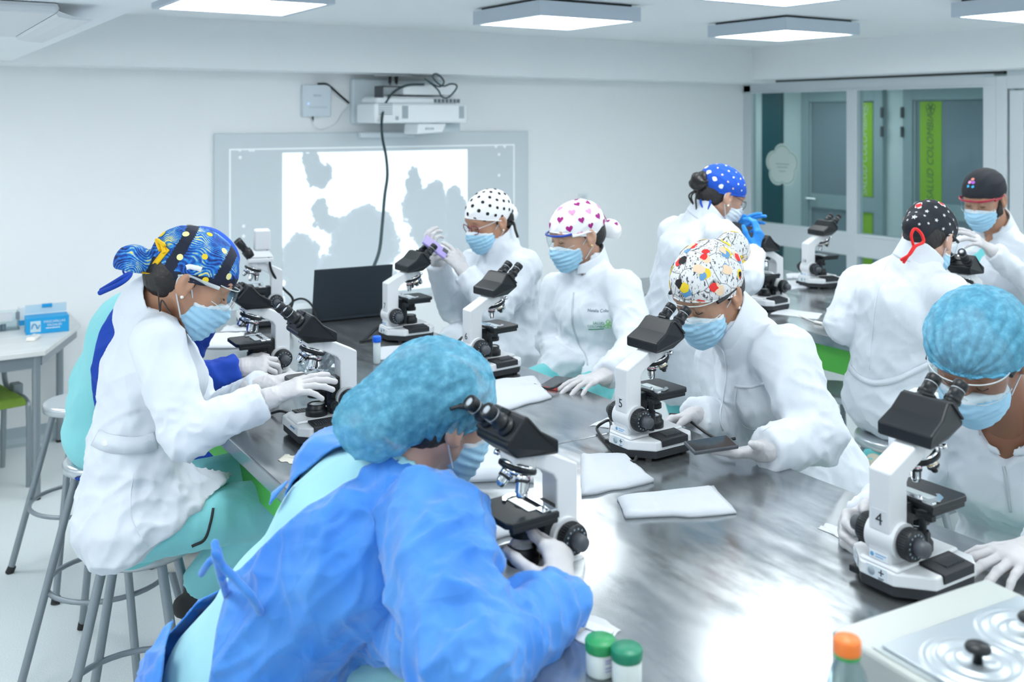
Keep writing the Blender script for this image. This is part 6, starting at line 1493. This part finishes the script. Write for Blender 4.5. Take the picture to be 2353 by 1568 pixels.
# ---- F: hearts cap
def hearts(i, g):
    if i % 3 == 1: return [(0, 0, [(x*1.15, y*1.15) for x, y in heart(.019)], PINK)]
    return [(0, 0, heart(.0205), MAG)]
F_ = dict(label='woman with a heart-print cap and blue-rimmed glasses, embroidered coat, hand on the bench', skin=SKINA,
    pel=W(1368, 860, 3.95), waist=W(1360, 800, 3.92), chest=W(1362, 715, 3.90), neck=W(1350, 610, 3.92), head=W(1326, 541, 3.90), hf=cdir(-.85, -.27, -.45), hu=cdir(-.2, .96, -.1),
    shR=W(1283, 668, 4.02), shL=W(1432, 662, 3.78), elR=W(1268, 785, 4.02), wrR=W(1302, 858, 3.78), elL=W(1460, 800, 3.62), wrL=W(1390, 864, 3.36), hips=cdir(-.86, 0, .5), bulk=1.0, coat=COAT, vox=.0085, skirt=.4, trousers=TEAL, collar_h=.04,
    arm=(.068, .058, .046), vskin=.16, vneck=(W(1332, 600, 3.83), W(1323, 668, 3.838), .046, .012),
    folds=[(cdir(.1, .9, 0), .06, 4, 121, .008, W(1330, 760, 3.8), .2, 1.2), (cdir(.9, .3, 0), .04, 4, 122, .010, W(1350, 840, 3.8), .14, 1.2)],
    cap=dict(kind='scrub', name='heart_print_cap', m=CW, edge=((.10, .042), (-.10, -.040)), more=[((-.152, 0, -.030), (.042, .046, .044), .006), ((-.118, 0, -.012), (.03, .032, .028), .012)], low=-.35), eyes='rimmed', rim=mat('rim_blue', (.01, .05, .38), .3), rim_r=.0045, temple=CW, earring=GOLD,
    hands={'L': dict(fwd=cdir(-.80, -.05, -.60), back=cdir(-.1, .97, -.15), curl=(.2, .2, .25, .3), thumb=(.3, .3), size=.95, vox=.004)})
person(F_); cap_prints(F_, 'printed_hearts', hearts, 46, 3); cap_prints(F_, 'printed_bun_hearts', lambda i, g: [(0, 0, heart(.015), MAG)], 16, 1, .07, (-.152, 0, -.030), .2)
text_on(F_['_cp'], 'Natalia Coba', .0155, pix(F_['_cp'], 1374, 715), cdir(1, .04, -.25), (0, 0, 1), mat('thread_navy', (.02, .04, .12), .8), 'embroidered_name', F_['_root'], F_['_inv'])
text_on(F_['_cp'], 'SALUD', .0145, pix(F_['_cp'], 1375, 744), cdir(1, .04, -.25), (0, 0, 1), INKG, 'embroidered_word', F_['_root'], F_['_inv'])
text_on(F_['_cp'], 'COLOMBIA', .0135, pix(F_['_cp'], 1370, 751.5), cdir(1, .04, -.25), (0, 0, 1), INKG, 'embroidered_word', F_['_root'], F_['_inv'])
lg = MB(); cc_ = pix(F_['_cp'], 1397, 746, .002); ex, ez = cdir(1, 0, -.25), Vector((0, 0, 1))
for k in range(5):
    a = math.pi/2+k*2*math.pi/5; p0 = cc_+(ex*math.cos(a)+ez*math.sin(a))*.0095
    lg.tube([p0+(ex*math.cos(q_)+ez*math.sin(q_))*.0072 for q_ in [i*2*math.pi/14 for i in range(14)]], .0011, 5, True)
at_root(lg.obj('embroidered_clover', m=INKL), F_)
vF = (W(1330, 760, 1)-Vector((0, 0, EYE))).normalized()
at_root(patch_on(F_['_cp'], [pix(F_['_cp'], 1352, 757.5), pix(F_['_cp'], 1372, 757), pix(F_['_cp'], 1388, 756)], vF, 'embroidered_line', INKG, F_['_root'], F_['_inv'], .0012, width=.0022), F_)
at_root(patch_on(F_['_cp'], [pix(F_['_cp'], x, y) for x, y in ((1318, 672), (1316, 700), (1316, 745), (1330, 790), (1345, 815), (1350, 840))], vF, 'zip', MATS['zip_grey'], F_['_root'], F_['_inv'], .002, width=.006), F_)

# ---- G: polka dots, holding a phone over microscope 7
G_ = dict(label='woman with a polka dot cap and burgundy spectacles holding a lilac phone over an eyepiece', skin=SKINB,
    pel=W(1185, 792, 4.45), waist=W(1172, 735, 4.43), chest=W(1162, 655, 4.42), neck=W(1150, 567, 4.44), head=W(1124, 508, 4.42), hf=cdir(-.76, -.32, -.56), hu=cdir(-.22, .94, -.2),
    shL=W(1205, 615, 4.28), shR=W(1092, 610, 4.58), elL=W(1140, 715, 4.16), wrL=W(1067, 626, 4.2), elR=W(1042, 705, 4.46), wrR=W(1004, 603, 4.3), hips=cdir(-.66, 0, .75), bulk=1.08, coat=COAT, vox=.0095, skirt=.62, trousers=TEALL, arm=(.070, .062, .046), collar_h=.05, vskin=.1,
    cap=dict(kind='scrub', name='polka_dot_cap', m=CW, edge=((.10, .050), (-.10, -.036)), more=[((-.105, 0, -.005), (.045, .05, .045), .02)], low=-.3), eyes='spectacles', rim=mat('rim_burgundy', (.20, .01, .06), .3), temple=ALU, earring=PEARL, vneck=(W(1130, 560, 4.34), W(1118, 604, 4.34), .036, .01),
    hands={'L': dict(fwd=cdir(-.62, .74, .1), back=cdir(.55, .5, -.65), curl=(.35, .5, .6, .7), thumb=(.5, .3), vox=.004), 'R': dict(fwd=cdir(-.35, .93, .0), back=cdir(-.7, -.2, -.6), curl=(.6, .7, .8, .9), thumb=(.5, .4), vox=.004)})
person(G_); cap_prints(G_, 'printed_dots', lambda i, g: [(0, 0, disc(.0108, 14), PBLK)], 84, 1); cap_prints(G_, 'printed_bun_dots', lambda i, g: [(0, 0, disc(.0095, 12), PBLK)], 24, 1, .08, (-.105, 0, -.005), -.3)
strap(G_, [W(1168, 506, 4.42), W(1180, 512, 4.40), W(1184, 528, 4.38), W(1190, 546, 4.38)], .006, 'hair_tail', HAIR, '_root')
ph = thing('phone', 'lilac phone held in white gloves above microscope 7', 'phone', W(1000, 568, 4.16))
Mph = frame((0, 0, 0), cdir(.72, -.55, .1), cdir(.3, .3, .9)); MB().cbox((0, 0, 0), (.115, .060, .010), Mph).obj('case', ph, mat('lilac_case', (.36, .30, .66), .4), bevel=.003); MB().cbox((.045, .015, .0048), (.025, .025, .002), Mph).obj('camera_bump', ph, DGREY)

# ---- H: blue bandana, hair bun, at the back bench
H_ = dict(label='woman with a blue patterned bandana and dark hair bun photographing with a phone', skin=SKINA,
    pel=W(1552, 752, 4.42), waist=W(1568, 665, 4.42), chest=W(1592, 580, 4.42), neck=W(1620, 500, 4.44), head=W(1656, 452, 4.44), hf=cdir(.84, -.40, .34), hu=cdir(.36, .9, .12),
    shR=W(1662, 548, 4.25), shL=W(1553, 535, 4.60), elR=W(1716, 640, 4.16), wrR=W(1732, 578, 4.30), elL=W(1640, 610, 4.62), wrL=W(1676, 540, 4.50), hips=cdir(.6, 0, -.8), bulk=1.10, coat=COAT, vox=.0095, skirt=.5, arm=(.070, .060, .044), glove=GLOVEB, trousers=TEAL, collar_h=.05,
    knL=W(1585, 1000, 4.5), knR=W(1620, 1005, 4.35), anL=W(1575, 1200, 4.5), anR=W(1610, 1210, 4.35), tw=(.165, .135, .160), td=(.125, .105, .115),
    cap=dict(kind='scrub', name='blue_bandana', m=CBL_, c=(-.014, 0, .046), r=(.117, .090, .094), edge=((.10, .038), (-.10, -.014)), low=-.2), bun=(-.125, .02, .046), eyes='spectacles', rim=mat('rim_thin', (.10, .06, .07), .3), rim_r=.0014, earring=PEARL, mask=MASKW,
    hands={'R': dict(fwd=cdir(.25, .85, .1), back=cdir(.75, .1, -.6), curl=(.7, .8, .9, 1.0), thumb=(.6, .3), vox=.004), 'L': dict(fwd=cdir(.75, .5, .1), back=cdir(-.2, .6, .7), curl=(.3, .3, .4, .5), thumb=(.6, .2), vox=.004)})
person(H_)
cap_prints(H_, 'printed_flecks', lambda i, g: [(0, 0, blob(.0065+.0075*(i % 4 == 0), g, 9), (CW, PALY, CW, PSKIN)[i % 4])], 84, 2)
strap(H_, [W(1622, 447, 4.40), W(1610, 462, 4.38), W(1615, 478, 4.37)], .005, 'bandana_tie', CBL_); strap(H_, [W(1622, 447, 4.40), W(1632, 462, 4.36), W(1627, 482, 4.36)], .005, 'bandana_tie', CBL_)
ph = thing('phone', 'black phone held in blue gloves', 'phone', W(1708, 532, 4.40))
Mph = frame((0, 0, 0), cdir(.85, -.25, .3), cdir(.1, .75, .6)); MB().cbox((0, 0, 0), (.145, .072, .009), Mph).obj('case', ph, BLACK, bevel=.003); MB().cbox((0, 0, .0048), (.135, .064, .0008), Mph).obj('screen', ph, MATS['dark_screen'])

# ---- I: black star cap with a red ribbon, seen from behind
def stars(i, g):
    if i % 9 == 4: return [(0, 0, blob(.021, g), CW), (0, .001, blob(.014, g), PRED)]
    return [(0, 0, star(.0105), mat('print_grey_white', (.62, .64, .67), .85))]
I_ = dict(label='woman with a black star cap and red ribbon, seen from behind on a stool', skin=SKINL,
    pel=W(2052, 915, 3.74), waist=W(2052, 815, 3.70), chest=W(2075, 700, 3.66), neck=W(2108, 600, 3.66), head=W(2134, 548, 3.68), hf=cdir(.62, -.48, .62), hu=cdir(.4, .85, .3),
    shR=W(2180, 680, 3.50), shL=W(1978, 655, 3.86), elR=W(2240, 800, 3.52), wrR=W(2280, 745, 3.72), elL=W(1938, 745, 3.80), wrL=W(2005, 790, 4.0), hips=cdir(.6, 0, -.8), bulk=1.08, rough=.8, coat=COAT, vox=.0085, skirt=.28, arm=(.072, .062, .046), trousers=TEAL, collar_h=.045, tw=(.170, .135, .165), td=(.135, .105, .115), knL=W(2092, 900, 4.05), knR=W(2160, 910, 3.92), anL=W(2012, 1062, 3.66), anR=W(2085, 1075, 3.58), shoe=mat('shoe_cream', (.55, .52, .42), .7),
    folds=[(cdir(.1, .95, 0), .06, 5, 131, .006, W(2040, 740, 3.6), .2, 1.2)],
    cap=dict(kind='scrub', name='star_print_cap', m=CB_, more=[((-.105, 0, .0), (.05, .055, .05), .02)], low=-.3, edge=((.10, .040), (-.10, -.040))), eyes='goggles', temple=BLACKM)
person(I_); cap_prints(I_, 'printed_stars', stars, 88, 4); cap_prints(I_, 'printed_back_stars', stars, 34, 2, .09, (-.105, 0, .0), -.3)
rb = [W(2100, 568, 3.52), W(2094, 542, 3.51), W(2102, 526, 3.51), W(2116, 536, 3.51), W(2122, 556, 3.51), W(2104, 566, 3.50), W(2090, 585, 3.50), W(2070, 598, 3.52)]
strap(I_, rb, .0055, 'red_ribbon', REDR); strap(I_, [W(2100, 566, 3.50), W(2092, 580, 3.50), W(2076, 604, 3.52)], .0055, 'red_ribbon', REDR)
vI = (W(2040, 740, 1)-Vector((0, 0, EYE))).normalized()
at_root(patch_on(I_['_cp'], [pix(I_['_cp'], x, y) for x, y in ((2038, 600), (2015, 680), (2005, 760), (1998, 850))], vI, 'back_seam', SEAM, I_['_root'], I_['_inv'], .0012, width=.003), I_)
at_root(patch_on(I_['_cp'], [pix(I_['_cp'], x, y) for x, y in ((1950, 842), (1975, 868), (2010, 880), (2060, 872), (2110, 850), (2140, 835))], vI, 'hem_band', COAT, I_['_root'], I_['_inv'], .006, width=.020), I_)

# ---- J: man across the back bench
J_ = dict(label='bearded man with a black cap and red safety glasses raising a gloved hand', skin=SKINB, hs=1.05,
    pel=W(2325, 770, 5.02), waist=W(2310, 708, 4.92), chest=W(2290, 625, 4.80), neck=W(2290, 530, 4.82), head=W(2262, 458, 4.76), hf=cdir(-.72, -.34, -.60), hu=cdir(-.22, .93, -.2),
    shR=W(2205, 580, 4.96), shL=W(2385, 590, 4.66), elR=W(2165, 690, 4.92), wrR=W(2205, 690, 4.68), elL=W(2395, 672, 4.50), wrL=W(2280, 578, 4.48), hips=cdir(-.8, 0, .6), bulk=1.18, coat=COAT, vox=.010, skirt=.4, trousers=TEAL, collar_h=.05, vskin=.11, vneck=(W(2266, 525, 4.74), W(2222, 605, 4.77), .06, .04),
    cap=dict(kind='scrub', name='black_cap', m=CB_, low=-.2, edge=((.10, .046), (-.10, -.01))), eyes='rimmed', rim=mat('rim_red', (.35, .01, .04), .3), rim_r=.005, temple=mat('rim_red', (.35, .01, .04), .3), shoe=RUBBER,
    hands={'L': dict(fwd=cdir(-.78, .58, -.1), back=cdir(.35, .75, -.5), curl=(.25, .3, .5, .6), thumb=(.5, .3), vox=.004)})
person(J_)
bd = Field(); hfj, huj = unit(J_['hf']), unit(np.array(J_['hu'])-unit(J_['hf'])*(np.array(J_['hu']) @ unit(J_['hf'])))
for s_ in (-1, 1): bd.cone(hd(J_, .002, s_*.066, -.005), hd(J_, .014, s_*.064, -.05), .011, .013, .01); bd.cone(hd(J_, .014, s_*.062, -.05), hd(J_, .070, s_*.016, -.098), .016, .017, .02)
P, Q = bd.mesh(.005); ob = link(bpy.data.objects.new('beard', to_mesh('beard', P+normals(P, Q)*(vnoise(P*160)*.003)[:, None], Q, [HAIR])), J_['_root']); ob.matrix_parent_inverse = J_['_inv']
rg = [(0, 0, disc(.006, 8), mat('print_orange', (.80, .28, .20), .8)), (-.006, -.012, disc(.006, 8), PINK), (.006, -.012, disc(.006, 8), mat('print_violet2', (.45, .12, .65), .8)), (-.008, -.026, blob(.005, random.Random(3)), mat('print_cyan', (.05, .45, .75), .8)), (.008, -.026, blob(.005, random.Random(4)), MATS['print_cyan'])]
pj = pix(J_['_kp'], 2228, 418, .02); cj = Vector(J_['head'])+Vector(huj)*.045; zz = (cj-pj).normalized(); xx = zz.cross(Vector((0, 0, 1))).normalized(); yy = xx.cross(zz)
sh = [(pj+xx*a*1.7+yy*(c*1.7+.024), xx*1.7, yy*1.7, p_, m_) for a, c, p_, m_ in rg]; print_on(J_['_kp'], cj, sh, 'printed_emblem', J_['_cap'], Matrix.Identity(4))
text_on(J_['_cp'], 'Biomedical', .020, pix(J_['_cp'], 2304, 553), cdir(1, .02, -.3), (0, 0, 1), MATS['thread_navy'], 'embroidered_name', J_['_root'], J_['_inv']) if False else None
